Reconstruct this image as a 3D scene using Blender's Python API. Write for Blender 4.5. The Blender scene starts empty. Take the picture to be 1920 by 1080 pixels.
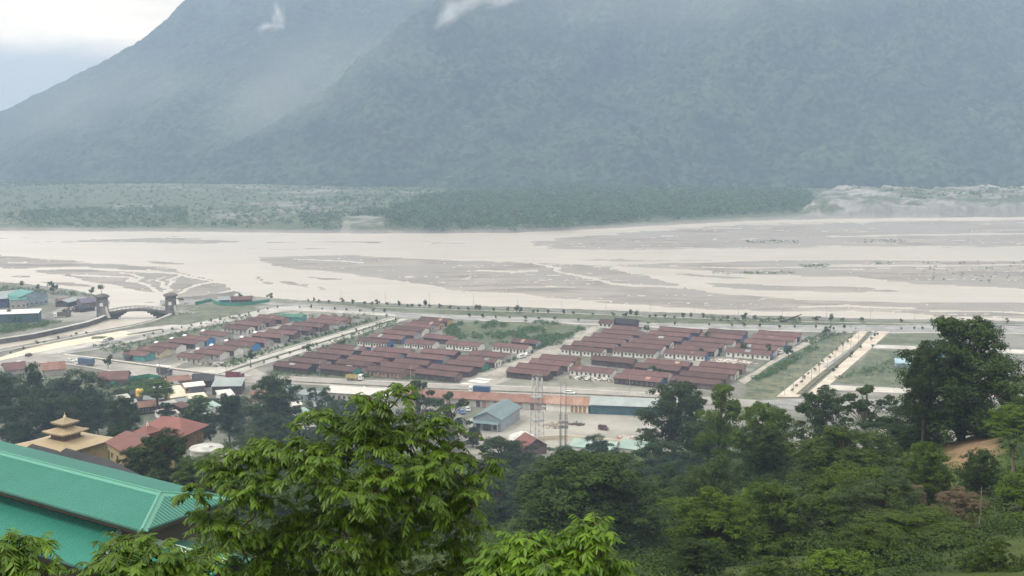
EXPO = 0.10
HAZE = .00028
import bpy, math, random
import numpy as np
from mathutils import Vector

random.seed(7)
RNG = np.random.default_rng(11)
sc = bpy.context.scene
COL = sc.collection
PI = math.pi

# ------------------------------------------------------------------ camera model (photo frame 1920 x 1080)
F, CXP, CYP, YHZ, H = 2200.0, 960.0, 540.0, 220.0, 120.0
PITCH = math.atan((CYP - YHZ) / F)
CP, SP = math.cos(PITCH), math.sin(PITCH)


def ray(x, y):
    a, b = x - CXP, y - CYP
    return a, F * CP - b * SP, -b * CP - F * SP


def G(x, y, z=0.0):
    """point of the ground level z seen in direction (x, y)"""
    a, b, c = ray(x, y)
    t = (z - H) / c
    return Vector((a * t, b * t, z))


def P(x, y, d):
    """point at distance d along the valley axis"""
    a, b, c = ray(x, y)
    t = d / b
    return Vector((a * t, d, H + c * t))


def proj(X, Y, Z):
    dz = Z - H
    fw = Y * CP - dz * SP
    up = Y * SP + dz * CP
    return CXP + F * X / fw, CYP - F * up / fw


cam = bpy.data.cameras.new('camera')
cam.sensor_width = 36.0
cam.lens = F / 1920 * 36
cam.clip_start, cam.clip_end = 0.5, 20000
camo = bpy.data.objects.new('camera', cam)
camo.location = (0, 0, H)
camo.rotation_euler = (PI / 2 - PITCH, 0, 0)
COL.objects.link(camo)
sc.camera = camo

# ------------------------------------------------------------------ numpy noise


def _h(ix, iy, seed):
    n = (ix.astype(np.int64) * 374761393 + iy.astype(np.int64) * 668265263 + seed * 1274126177) & 0xFFFFFFFF
    n = ((n ^ (n >> 13)) * 1274126177) & 0xFFFFFFFF
    n = n ^ (n >> 16)
    return (n & 0xFFFFFF).astype(np.float64) / 0xFFFFFF


def vn(x, y, seed=0):
    x = np.asarray(x, float); y = np.asarray(y, float)
    ix, iy = np.floor(x), np.floor(y)
    fx, fy = x - ix, y - iy
    fx = fx * fx * (3 - 2 * fx); fy = fy * fy * (3 - 2 * fy)
    a = _h(ix, iy, seed); b = _h(ix + 1, iy, seed); c = _h(ix, iy + 1, seed); d = _h(ix + 1, iy + 1, seed)
    return (a * (1 - fx) + b * fx) * (1 - fy) + (c * (1 - fx) + d * fx) * fy


def fbm(x, y, o=4, seed=0):
    s, a, t = 0.0, 1.0, 0.0
    for k in range(o):
        s = s + a * vn(x, y, seed + k * 17); t += a
        a *= .5; x = np.asarray(x) * 2.03; y = np.asarray(y) * 2.03
    return s / t


def worley(x, y, seed=0):
    ix, iy = np.floor(x), np.floor(y)
    best = np.full(np.shape(x), 9.0); val = np.zeros(np.shape(x))
    for i in (-1, 0, 1):
        for j in (-1, 0, 1):
            cx, cy = ix + i, iy + j
            d = np.hypot(cx + _h(cx, cy, seed) - x, cy + _h(cx, cy, seed + 5) - y)
            m = d < best
            best = np.where(m, d, best); val = np.where(m, _h(cx, cy, seed + 9), val)
    return best, val


def ss(a, b, x):
    t = np.clip((x - a) / (b - a), 0, 1)
    return t * t * (3 - 2 * t)


def sdist(poly, X, Y, ys=2.5, cap=60.0):
    """signed distance (positive inside) to an outline, vertical stretched by ys"""
    p = np.array(poly, float) * (1, ys)
    y = Y * ys
    out = np.full(X.shape, -cap)
    box = (X > p[:, 0].min() - cap) & (X < p[:, 0].max() + cap) & (y > p[:, 1].min() - cap) & (y < p[:, 1].max() + cap)
    if not box.any():
        return out
    px, py = X[box], y[box]
    d = np.full(px.shape, 1e9); ins = np.zeros(px.shape, bool)
    n = len(p)
    for i in range(n):
        ax, ay = p[i]; bx, by = p[(i + 1) % n]
        ex, ey = bx - ax, by - ay
        t = np.clip(((px - ax) * ex + (py - ay) * ey) / (ex * ex + ey * ey + 1e-9), 0, 1)
        d = np.minimum(d, np.hypot(px - ax - t * ex, py - ay - t * ey))
        c = (ay > py) != (by > py)
        with np.errstate(divide='ignore', invalid='ignore'):
            ins ^= c & (px < ex * (py - ay) / (ey if ey else 1e-9) + ax)
    out[box] = np.where(ins, d, -d)
    return out


def ldist(pts, X, Y, ys=2.5, cap=60.0):
    p = np.array(pts, float) * (1, ys)
    y = Y * ys
    d = np.full(X.shape, cap)
    box = (X > p[:, 0].min() - cap) & (X < p[:, 0].max() + cap) & (y > p[:, 1].min() - cap) & (y < p[:, 1].max() + cap)
    px, py = X[box], y[box]
    q = np.full(px.shape, cap)
    for i in range(len(p) - 1):
        ax, ay = p[i]; bx, by = p[i + 1]
        ex, ey = bx - ax, by - ay
        t = np.clip(((px - ax) * ex + (py - ay) * ey) / (ex * ex + ey * ey + 1e-9), 0, 1)
        q = np.minimum(q, np.hypot(px - ax - t * ex, py - ay - t * ey))
    d[box] = q
    return d


# ------------------------------------------------------------------ materials
def _nodes(name):
    m = bpy.data.materials.new(name)
    m.use_nodes = True
    nt = m.node_tree
    return m, nt, nt.nodes, nt.links, nt.nodes['Principled BSDF']


def sock(nodes, typ, **kw):
    n = nodes.new(typ)
    for k, v in kw.items():
        setattr(n, k, v)
    return n


def mixc(nd, lk, fac, a, b, blend='MIX'):
    n = nd.new('ShaderNodeMix'); n.data_type = 'RGBA'; n.blend_type = blend
    for s, v in ((n.inputs[0], fac), (n.inputs[6], a), (n.inputs[7], b)):
        if isinstance(v, bpy.types.NodeSocket):
            lk.new(v, s)
        elif isinstance(v, (int, float)):
            s.default_value = v
        else:
            s.default_value = (*v[:3], 1)
    return n.outputs[2]


def rampv(nd, lk, src, a, b):
    n = nd.new('ShaderNodeMapRange'); n.interpolation_type = 'SMOOTHSTEP'
    n.inputs[1].default_value = a; n.inputs[2].default_value = b
    lk.new(src, n.inputs[0])
    return n.outputs[0]


def noise(nd, lk, scale, detail=4, rough=.6, vec=None, stretch=None):
    n = nd.new('ShaderNodeTexNoise')
    if vec is None:
        n.noise_dimensions = '4D'; oi_ = nd.new('ShaderNodeObjectInfo'); mw = nd.new('ShaderNodeMath'); mw.operation = 'MULTIPLY'; mw.inputs[1].default_value = 37.0
        lk.new(oi_.outputs['Random'], mw.inputs[0]); lk.new(mw.outputs[0], n.inputs['W'])
    n.inputs['Scale'].default_value = scale; n.inputs['Detail'].default_value = detail; n.inputs['Roughness'].default_value = rough
    if vec is None:
        tc = nd.new('ShaderNodeTexCoord'); vec = tc.outputs['Object']
    if stretch:
        mp = nd.new('ShaderNodeMapping'); mp.inputs['Scale'].default_value = stretch
        lk.new(vec, mp.inputs[0]); vec = mp.outputs[0]
    lk.new(vec, n.inputs['Vector'])
    return n.outputs['Fac']


def bump(nd, lk, bsdf, h, dist, strength=1.0):
    b = nd.new('ShaderNodeBump'); b.inputs['Distance'].default_value = dist; b.inputs['Strength'].default_value = strength
    lk.new(h, b.inputs['Height']); lk.new(b.outputs[0], bsdf.inputs['Normal'])


def mat(name, c, rough=.7, var=.25, scale=.6, c2=None, spec=.3, bmp=0.0, metal=0.0):
    """painted, mineral or woody surface with weathering"""
    m, nt, nd, lk, b = _nodes(name)
    f = rampv(nd, lk, noise(nd, lk, scale, 5, .65), .3, .7)
    a = tuple(v * (1 - var) for v in c)
    e = c2 or tuple(min(.95, v * (1 + var)) for v in c)
    col = mixc(nd, lk, f, a, e)
    oi = nd.new('ShaderNodeObjectInfo')
    hs = nd.new('ShaderNodeHueSaturation')
    lk.new(col, hs.inputs['Color'])
    mr = nd.new('ShaderNodeMapRange'); mr.inputs[3].default_value = 1 - var * .5; mr.inputs[4].default_value = 1 + var * .5
    lk.new(oi.outputs['Random'], mr.inputs[0]); lk.new(mr.outputs[0], hs.inputs['Value'])
    lk.new(hs.outputs[0], b.inputs['Base Color'])
    b.inputs['Roughness'].default_value = rough; b.inputs['Specular IOR Level'].default_value = spec; b.inputs['Metallic'].default_value = metal
    if bmp:
        bump(nd, lk, b, noise(nd, lk, scale * 8, 4), bmp)
    return m


def sheetmat(name, c, c2, pitch, axis=0, rough=.5, spec=.4, depth=.03, stain=None, sscale=.25):
    """corrugated metal sheet: ribs across local axis, weather stains"""
    m, nt, nd, lk, b = _nodes(name)
    tc = nd.new('ShaderNodeTexCoord')
    w = nd.new('ShaderNodeTexWave'); w.bands_direction = 'XYZ'[axis]; w.inputs['Scale'].default_value = 1 / pitch / 3.18
    lk.new(tc.outputs['Object'], w.inputs['Vector'])
    f = rampv(nd, lk, noise(nd, lk, sscale, 6, .7, stretch=(1, .35, 1) if axis == 0 else (.35, 1, 1)), .32, .68)
    col = mixc(nd, lk, f, c, c2)
    if stain:
        g = rampv(nd, lk, noise(nd, lk, sscale * 3, 5, .75), .56, .74)
        col = mixc(nd, lk, g, col, stain)
    oi = nd.new('ShaderNodeObjectInfo'); hs = nd.new('ShaderNodeHueSaturation'); lk.new(col, hs.inputs['Color'])
    mr = nd.new('ShaderNodeMapRange'); mr.inputs[3].default_value = .70; mr.inputs[4].default_value = 1.28
    lk.new(oi.outputs['Random'], mr.inputs[0]); lk.new(mr.outputs[0], hs.inputs['Value'])
    lk.new(hs.outputs[0], b.inputs['Base Color'])
    b.inputs['Roughness'].default_value = rough; b.inputs['Specular IOR Level'].default_value = spec
    bump(nd, lk, b, w.outputs['Fac'], depth)
    return m


def leafmat(name, c1, c2, c3=None, trans=.3, rough=.6, spec=.12):
    m, nt, nd, lk, b = _nodes(name)
    at = nd.new('ShaderNodeAttribute'); at.attribute_name = 'tone'
    col = mixc(nd, lk, at.outputs['Fac'], c1, c2)
    if c3:
        col = mixc(nd, lk, rampv(nd, lk, at.outputs['Fac'], .965, .975), col, c3)
    oi = nd.new('ShaderNodeObjectInfo'); hs = nd.new('ShaderNodeHueSaturation'); lk.new(col, hs.inputs['Color'])
    mr = nd.new('ShaderNodeMapRange'); mr.inputs[3].default_value = .8; mr.inputs[4].default_value = 1.2
    lk.new(oi.outputs['Random'], mr.inputs[0]); lk.new(mr.outputs[0], hs.inputs['Value'])
    lk.new(hs.outputs[0], b.inputs['Base Color'])
    b.inputs['Roughness'].default_value = rough; b.inputs['Specular IOR Level'].default_value = spec
    t = nd.new('ShaderNodeBsdfTranslucent'); lk.new(hs.outputs[0], t.inputs['Color'])
    mx = nd.new('ShaderNodeMixShader'); mx.inputs[0].default_value = trans
    lk.new(b.outputs[0], mx.inputs[1]); lk.new(t.outputs[0], mx.inputs[2])
    lk.new(mx.outputs[0], nd['Material Output'].inputs['Surface'])
    return m


# ------------------------------------------------------------------ object helpers
def tag(o, label=None, cat=None, group=None, kind=None):
    if label: o['label'] = label
    if cat: o['category'] = cat
    if group: o['group'] = group
    if kind: o['kind'] = kind
    return o


def thing(name, label, cat, loc=(0, 0, 0), rz=0.0, group=None):
    o = bpy.data.objects.new(name, None)
    o.location = loc; o.rotation_euler = (0, 0, rz); o.empty_display_size = .5
    COL.objects.link(o)
    return tag(o, label, cat, group)


def link(name, me, parent=None):
    o = bpy.data.objects.new(name, me)
    COL.objects.link(o)
    if parent is not None:
        o.parent = parent
    return o


class MB:
    def __init__(s):
        s.v, s.f, s.m = [], [], []

    def face(s, pts, mi=0):
        n = len(s.v)
        s.v += [tuple(p) for p in pts]; s.f.append(tuple(range(n, n + len(pts)))); s.m.append(mi)
        return s

    def hexa(s, p, mi=0):
        """eight corners: four below counter-clockwise, four above"""
        n = len(s.v)
        s.v += [tuple(q) for q in p]
        for f in ((3, 2, 1, 0), (4, 5, 6, 7), (0, 1, 5, 4), (1, 2, 6, 5), (2, 3, 7, 6), (3, 0, 4, 7)):
            s.f.append(tuple(n + i for i in f)); s.m.append(mi)
        return s

    def box(s, x0, x1, y0, y1, z0, z1, mi=0):
        return s.hexa([(x0, y0, z0), (x1, y0, z0), (x1, y1, z0), (x0, y1, z0), (x0, y0, z1), (x1, y0, z1), (x1, y1, z1), (x0, y1, z1)], mi)

    def frus(s, cx, cy, z0, z1, a0, b0, a1, b1, mi=0):
        return s.hexa([(cx + i * a, cy + j * b, z) for z, a, b in ((z0, a0, b0), (z1, a1, b1)) for i, j in ((-1, -1), (1, -1), (1, 1), (-1, 1))], mi)

    def slab(s, quad, t, mi=0):
        a = [Vector(q) for q in quad]
        return s.hexa([q - Vector((0, 0, t)) for q in a] + a, mi)

    def prism(s, poly, z0, z1, mi=0):
        n, k = len(s.v), len(poly)
        s.v += [(p[0], p[1], z0) for p in poly] + [(p[0], p[1], z1) for p in poly]
        s.f.append(tuple(range(n + k - 1, n - 1, -1))); s.f.append(tuple(range(n + k, n + 2 * k))); s.m += [mi, mi]
        for i in range(k):
            j = (i + 1) % k
            s.f.append((n + i, n + j, n + k + j, n + k + i)); s.m.append(mi)
        return s

    def xprism(s, prof, x0, x1, mi=0, mend=None):
        """profile in the y-z plane swept along x"""
        n, k = len(s.v), len(prof)
        s.v += [(x0, p[0], p[1]) for p in prof] + [(x1, p[0], p[1]) for p in prof]
        e = mi if mend is None else mend
        s.f.append(tuple(range(n + k - 1, n - 1, -1))); s.f.append(tuple(range(n + k, n + 2 * k))); s.m += [e, e]
        for i in range(k):
            j = (i + 1) % k
            s.f.append((n + i, n + j, n + k + j, n + k + i)); s.m.append(mi)
        return s

    def tube(s, pts, rad, k=6, mi=0, cap=True):
        pts = [Vector(p) for p in pts]
        if not hasattr(rad, '__len__'): rad = [rad] * len(pts)
        n = len(s.v)
        for i, p in enumerate(pts):
            d = (pts[min(i + 1, len(pts) - 1)] - pts[max(i - 1, 0)]).normalized()
            a = d.cross(Vector((0, 0, 1)) if abs(d.z) < .9 else Vector((1, 0, 0))).normalized(); b = d.cross(a)
            for j in range(k):
                w = 2 * PI * j / k
                s.v.append(tuple(p + (a * math.cos(w) + b * math.sin(w)) * rad[i]))
        for i in range(len(pts) - 1):
            for j in range(k):
                q = (j + 1) % k
                s.f.append((n + i * k + j, n + i * k + q, n + (i + 1) * k + q, n + (i + 1) * k + j)); s.m.append(mi)
        if cap:
            s.f.append(tuple(n + j for j in range(k - 1, -1, -1))); s.f.append(tuple(n + (len(pts) - 1) * k + j for j in range(k))); s.m += [mi, mi]
        return s

    def lathe(s, prof, cx=0, cy=0, k=16, mi=0):
        n = len(s.v)
        for r, z in prof:
            for j in range(k):
                w = 2 * PI * j / k
                s.v.append((cx + r * math.cos(w), cy + r * math.sin(w), z))
        for i in range(len(prof) - 1):
            for j in range(k):
                q = (j + 1) % k
                s.f.append((n + i * k + j, n + i * k + q, n + (i + 1) * k + q, n + (i + 1) * k + j)); s.m.append(mi)
        s.f.append(tuple(n + j for j in range(k - 1, -1, -1))); s.f.append(tuple(n + (len(prof) - 1) * k + j for j in range(k))); s.m += [mi, mi]
        return s

    def build(s, name, mats, parent=None, smooth=False):
        me = bpy.data.meshes.new(name)
        me.from_pydata(s.v, [], s.f)
        for m in (mats if isinstance(mats, (list, tuple)) else [mats]):
            me.materials.append(m)
        if len(me.materials) > 1:
            me.polygons.foreach_set('material_index', s.m)
        if smooth:
            me.polygons.foreach_set('use_smooth', [True] * len(s.f))
        me.update()
        return link(name, me, parent)


def npmesh(name, v, f, mats, tone=None, mi=None, smooth=False, attr=None):
    v = np.asarray(v, np.float32); f = np.asarray(f, np.int32)
    me = bpy.data.meshes.new(name)
    k = f.shape[1]
    me.vertices.add(len(v)); me.vertices.foreach_set('co', v.ravel())
    me.loops.add(f.size); me.loops.foreach_set('vertex_index', f.ravel())
    me.polygons.add(len(f)); me.polygons.foreach_set('loop_start', np.arange(0, f.size, k, dtype=np.int32))
    try:
        me.polygons.foreach_set('loop_total', np.full(len(f), k, np.int32))
    except Exception:
        pass
    for m in (mats if isinstance(mats, (list, tuple)) else [mats]):
        me.materials.append(m)
    if mi is not None:
        me.polygons.foreach_set('material_index', np.asarray(mi, np.int32))
    if smooth:
        me.polygons.foreach_set('use_smooth', np.ones(len(f), bool))
    if tone is not None:
        a = me.attributes.new('tone', 'FLOAT', 'POINT'); a.data.foreach_set('value', np.asarray(tone, np.float32))
    if attr is not None:
        a = me.attributes.new('cover', 'FLOAT_COLOR', 'POINT'); a.data.foreach_set('color', np.asarray(attr, np.float32).ravel())
    me.update(calc_edges=True); me.validate()
    return me


def gridfaces(nr, nc):
    i = np.arange(nr * nc).reshape(nr, nc)
    return np.stack([i[:-1, :-1], i[:-1, 1:], i[1:, 1:], i[1:, :-1]], -1).reshape(-1, 4)


def unit(a):
    return a / (np.linalg.norm(a, axis=-1, keepdims=True) + 1e-9)


def leafquads(c, n, ln, wd, rng):
    """one pointed blade per centre c facing n -> verts, faces, tone"""
    N = len(c)
    r = rng.normal(size=(N, 3))
    a = unit(r - n * (r * n).sum(1, keepdims=True)); b = np.cross(n, a)
    ln = np.asarray(ln).reshape(-1, 1) * rng.uniform(.7, 1.3, (N, 1)); wd = np.asarray(wd).reshape(-1, 1) * rng.uniform(.7, 1.3, (N, 1))
    v = np.stack([c - a * ln * .5, c + b * wd * .5 - n * wd * .15, c + a * ln * .5, c - b * wd * .5 - n * wd * .15], 1).reshape(-1, 3)
    f = np.arange(N * 4).reshape(-1, 4)
    return v, f, np.repeat(rng.uniform(0, 1, N), 4)

# ------------------------------------------------------------------ world, sun, air
SUN = Vector((-.70, -.22, .80)).normalized()
w = bpy.data.worlds.new("World"); sc.world = w; w.use_nodes = True
nd, lk = w.node_tree.nodes, w.node_tree.links
bg = nd['Background']; bg.inputs['Strength'].default_value = .1
sky = nd.new('ShaderNodeTexSky'); sky.sky_type = 'NISHITA'; sky.sun_disc = False
sky.sun_elevation = math.asin(SUN.z); sky.sun_rotation = math.atan2(SUN.x, SUN.y); sky.dust_density = 2.5; sky.air_density = 1.2
tc = nd.new('ShaderNodeTexCoord')
sep = nd.new('ShaderNodeSeparateXYZ'); lk.new(tc.outputs['Generated'], sep.inputs[0])
n1 = noise(nd, lk, 3.0, 6, .62, vec=tc.outputs['Generated'], stretch=(1, 1, 4.0))
n2 = noise(nd, lk, 9.0, 6, .6, vec=tc.outputs['Generated'], stretch=(1, 1, 2.2))
ad = nd.new('ShaderNodeMath'); ad.operation = 'MULTIPLY_ADD'; ad.inputs[1].default_value = .03; lk.new(n2, ad.inputs[0]); lk.new(sep.outputs['Z'], ad.inputs[2])
cover = rampv(nd, lk, ad.outputs[0], .055, .085)
cl = mixc(nd, lk, rampv(nd, lk, n1, .3, .7), (15.0, 13.0, 10.0), (21.4, 18.4, 14.0))
zen = nd.new('ShaderNodeMapRange'); zen.inputs[1].default_value = .12; zen.inputs[2].default_value = 1.0; zen.inputs[3].default_value = .62; zen.inputs[4].default_value = 1.35; lk.new(sep.outputs['Z'], zen.inputs[0])
low = rampv(nd, lk, sep.outputs['Z'], .16, .30)
zf = nd.new('ShaderNodeMix'); zf.inputs[2].default_value = 1.0; lk.new(low, zf.inputs[0]); lk.new(zen.outputs[0], zf.inputs[3])
vm = nd.new('ShaderNodeVectorMath'); vm.operation = 'SCALE'; lk.new(cl, vm.inputs[0]); lk.new(zf.outputs[0], vm.inputs['Scale']); cl = mixc(nd, lk, low, vm.outputs[0], mixc(nd, lk, 1.0, vm.outputs[0], (.89, .965, 1.09), 'MULTIPLY'))
lk.new(mixc(nd, lk, cover, mixc(nd, lk, .6, sky.outputs[0], (10.2, 10.8, 11.0)), cl), bg.inputs['Color'])

sl = bpy.data.lights.new('sun', 'SUN'); sl.energy = 2.5; sl.angle = math.radians(10); sl.color = (1, .96, .88)
so = bpy.data.objects.new('sun', sl); so.rotation_euler = (-SUN).to_track_quat('-Z', 'Y').to_euler(); COL.objects.link(so)

sc.view_settings.view_transform = 'Standard'; sc.view_settings.look = 'None'
sc.view_settings.exposure = EXPO
sc.cycles.max_bounces = 6; sc.cycles.diffuse_bounces = 3; sc.cycles.glossy_bounces = 2; sc.cycles.transmission_bounces = 3
sc.cycles.volume_bounces = 1; sc.cycles.transparent_max_bounces = 4
sc.cycles.use_denoising = True
sc.cycles.caustics_reflective = False; sc.cycles.caustics_refractive = False

hz = MB().box(-2600, 2600, -60, 3760, -30, 905).build('haze', _nodes('haze_air')[0])
tag(hz, kind='stuff'); hm = hz.data.materials[0]
nt = hm.node_tree; nt.nodes.remove(nt.nodes['Principled BSDF'])
pv = nt.nodes.new('ShaderNodeVolumePrincipled')
pv.inputs['Color'].default_value = (.50, .655, .925, 1); pv.inputs['Density'].default_value = HAZE; pv.inputs['Anisotropy'].default_value = .1
nt.links.new(pv.outputs[0], nt.nodes['Material Output'].inputs['Volume'])
hz.display_type = 'WIRE'

# ------------------------------------------------------------------ the valley floor: town plain, river bed, far flood plain
ROADS_GREY = (.27, .265, .255)
cx = np.arange(-300, 2222, 2.3); cy = np.concatenate([np.arange(345.5, 470, .75), np.arange(470, 862, 1.15)])
PX, PY = np.meshgrid(cx, cy)
a = PX - CXP; b = PY - CYP
cc = -b * CP - F * SP
t = -H / cc
GX, GY = a * t, (F * CP - b * SP) * t
RX, RY = proj(GX, GY, np.full(GX.shape, -2.0))
wob = (fbm(GX / 26, GY / 26, 4, 3) - .5) * 16
wob2 = (fbm(GX / 9, GY / 9, 3, 8) - .5) * 7

RIVER = [(-400, 431), (0, 432), (200, 433), (400, 434), (600, 437), (800, 437), (960, 436), (1100, 430), (1250, 422), (1400, 414), (1500, 411),
         (1600, 409), (1920, 406), (2400, 402), (2400, 612), (1920, 607), (1600, 601), (1400, 596), (1200, 588), (1000, 581), (850, 577), (700, 573),
         (560, 567), (480, 560), (440, 549), (420, 553), (370, 560), (335, 561), (322, 566), (205, 566), (190, 560), (140, 548), (90, 541), (40, 535), (-20, 531), (-400, 524)]
CHANNEL = [(206, 560), (322, 560), (330, 575), (322, 590), (292, 603), (240, 615), (170, 628), (80, 645), (0, 660), (-300, 715), (-300, 690), (0, 641), (60, 632), (120, 619), (170, 607), (196, 594)]
BARS = [
    [(60, 452), (233, 447), (333, 445), (417, 449), (467, 455), (300, 457), (133, 455)],
    [(-100, 444), (0, 444.5), (58, 446), (0, 448), (-100, 448)],
    [(483, 452), (550, 452.5), (565, 454), (500, 454.5)],
    [(563, 452), (647, 451), (727, 453), (713, 458), (613, 458)],
    [(770, 452), (880, 456), (897, 460), (813, 458)],
    [(470, 466), (620, 466), (625, 468), (540, 469.5)],
    [(260, 488), (333, 491), (347, 497), (300, 496)],
    [(480, 481), (667, 479), (813, 485), (960, 491), (1027, 493), (1127, 498), (1213, 516), (1245, 527), (1275, 538), (1330, 548), (1420, 556), (1600, 563), (1760, 566),
     (2300, 572), (2300, 602), (1925, 600), (1760, 592), (1600, 583.5), (1460, 585), (1360, 580), (1260, 577), (1127, 570), (960, 552), (840, 545), (800, 533), (693, 520), (573, 507), (513, 500), (490, 490)],
    [(983, 454), (1043, 446), (1193, 434), (1327, 424), (1493, 419), (1700, 414), (2300, 408), (2300, 466), (1925, 464), (1600, 463), (1460, 467), (1327, 468), (1147, 471), (1033, 468), (1003, 461)],
    [(1110, 497), (1293, 492), (1427, 488), (1580, 487), (1780, 488), (2300, 486), (2300, 556), (1925, 544), (1713, 533), (1600, 521), (1413, 515), (1340, 510), (1260, 505), (1160, 500)],
    [(1083, 491), (1127, 486), (1360, 487), (1327, 489.5)],
    [(1235, 508), (1330, 514), (1420, 520), (1350, 524), (1290, 519)],
    [(1300, 527), (1447, 533), (1580, 537), (1723, 548), (1580, 550), (1430, 548), (1330, 538)],
    [(463, 517), (480, 519), (517, 535), (495, 534)],
    [(500, 522), (573, 532), (580, 540), (547, 538)],
    [(556, 516), (647, 522), (650, 525), (610, 525)],
    [(588, 536), (632, 541), (613, 544)],
    [(-350, 473), (0, 477), (100, 486), (267, 497), (333, 507), (400, 525), (427, 542), (420, 556), (370, 562), (330, 560), (306, 550), (250, 545), (215, 540), (140, 520), (60, 506), (0, 503), (-350, 496)],
    [(15, 515), (60, 517), (66, 521), (20, 519)], [(70, 527), (150, 530), (200, 541), (120, 537)],
]
CHAN = [(3.2, [(1005, 492), (1060, 513), (1117, 522), (1140, 532), (1200, 536), (1275, 540)]), (2.2, [(900, 508), (960, 511), (1010, 509)]),
        (3.0, [(0, 507), (60, 504), (150, 502), (250, 508), (330, 512), (390, 527)]), (3.4, [(238, 512), (262, 528), (285, 542), (310, 556)]), (3.2, [(338, 514), (322, 530), (312, 545), (300, 556)]),
        (2.4, [(402, 528), (350, 541), (316, 555)]), (2.2, [(140, 516), (230, 521), (262, 530)]), (2.0, [(300, 520), (305, 536), (318, 545)]), (2.6, [(100, 518), (180, 531), (260, 548)]),
        (2.5, [(1560, 444), (1700, 441), (1930, 437)]), (2.2, [(1700, 470), (1830, 466), (1950, 461)]), (2.0, [(1310, 500), (1420, 503), (1560, 498), (1930, 497)]), (2.6, [(1500, 576), (1590, 573), (1720, 578)]),
        (2.0, [(1740, 583), (1850, 584), (1960, 590)]), (1.6, [(560, 486), (680, 492)])]
LAND_S = sdist(RIVER, RX, RY) - wob * .35
WX = RX + (fbm(GX / 40, GY / 30, 4, 201) - .5) * 42 + (fbm(GX / 9, GY / 8, 3, 203) - .5) * 12
WY = RY + (fbm(GX / 60, GY / 26, 4, 207) - .5) * 5.5
bar = np.zeros(GX.shape)
frg = (fbm(GX / 26, GY / 3.6, 4, 211) - .5) * 15
for p in BARS:
    bar = np.maximum(bar, ss(-4.0, 6.0, sdist(p, WX, WY) + wob2 * .5 + frg))
# low half-drowned shoals between the bars
shoal = ss(.60, .74, fbm(GX / 85, GY / 11, 5, 221)) * .36
bar = np.maximum(bar, shoal)
for wd, p in CHAN:
    vw = .35 + 1.3 * fbm(GX / 15, GY / 13, 3, 231)
    bar *= ss(-.8, 2.0, ldist(p, WX, WY) - wd * vw)
streak = fbm(GX / 34, GY / 5.5, 4, 21) - .5
thr = 1 - np.abs(2 * fbm(GX / 75 + .8 * fbm(GX / 20, GY / 14, 2, 251), GY / 15, 3, 253) - 1)
bar *= 1 - .55 * ss(.982, .995, thr)
zbed = -2.5 + bar * (.74 + .42 * streak) + (1 - bar) * (.28 * streak) + .10 * (fbm(GX / 5, GY / 5, 3, 31) - .5)
far = ss(1000, 1250, GY)
zland = far * 2.2 + (fbm(GX / 40, GY / 40, 3, 41) - .5) * np.where(far > .5, 1.4, .22)
bluff = ss(0, 10, sdist([(640, 411), (725, 411), (728, 434), (636, 435)], PX, PY)) * 4
zland = zland + bluff * far * (.3 + 1.2 * fbm(GX / 22, GY / 60, 3, 241))
mound = sdist([(1500, 405), (1530, 372), (1560, 362), (1700, 362), (1800, 361), (1900, 362), (2050, 368), (2250, 372), (2250, 406), (1920, 408), (1620, 409)], PX, PY, 3.0)
zm = ss(-6, 30, mound + wob * 1.6 + (fbm(GX / 9, GY / 30, 4, 53) - .5) * 30) * (13 + 15 * (fbm(GX / 26, GY / 45, 5, 51) - .5))
zland = zland + np.where(GY > 1200, zm, 0) * ss(0, 14, mound + 8 + wob * .5)
near_t = ss(-2.0, 2.2, LAND_S)
GZ = zland * (1 - near_t) + zbed * near_t
carve = ss(-2.5, 2.0, sdist(CHANNEL, RX, RY) + wob2 * .1)
GZ = np.minimum(GZ, GZ * (1 - carve) + carve * (-2.55 + .75 * ss(.0, .35, fbm(GX / 14, GY / 9, 3, 61) - .42)))
wet = np.maximum(near_t, carve)

# land cover: r grass, g gravel, b pale dust, a yellow dryness
cv = np.zeros(GX.shape + (4,))
nz = fbm(GX / 14, GY / 14, 4, 71); nz2 = fbm(GX / 60, GY / 40, 4, 75)
grass = np.where(far > .5, 1.0, ss(.42, .62, nz) * .55)
yel = np.full(GX.shape, .25); dust = ss(.55, .8, nz2) * .5


def blend(arr, poly, val, soft=3.0, w=.5):
    m = ss(-soft, soft, sdist(poly, PX, PY) + wob * w)
    return arr * (1 - m) + val * m


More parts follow.
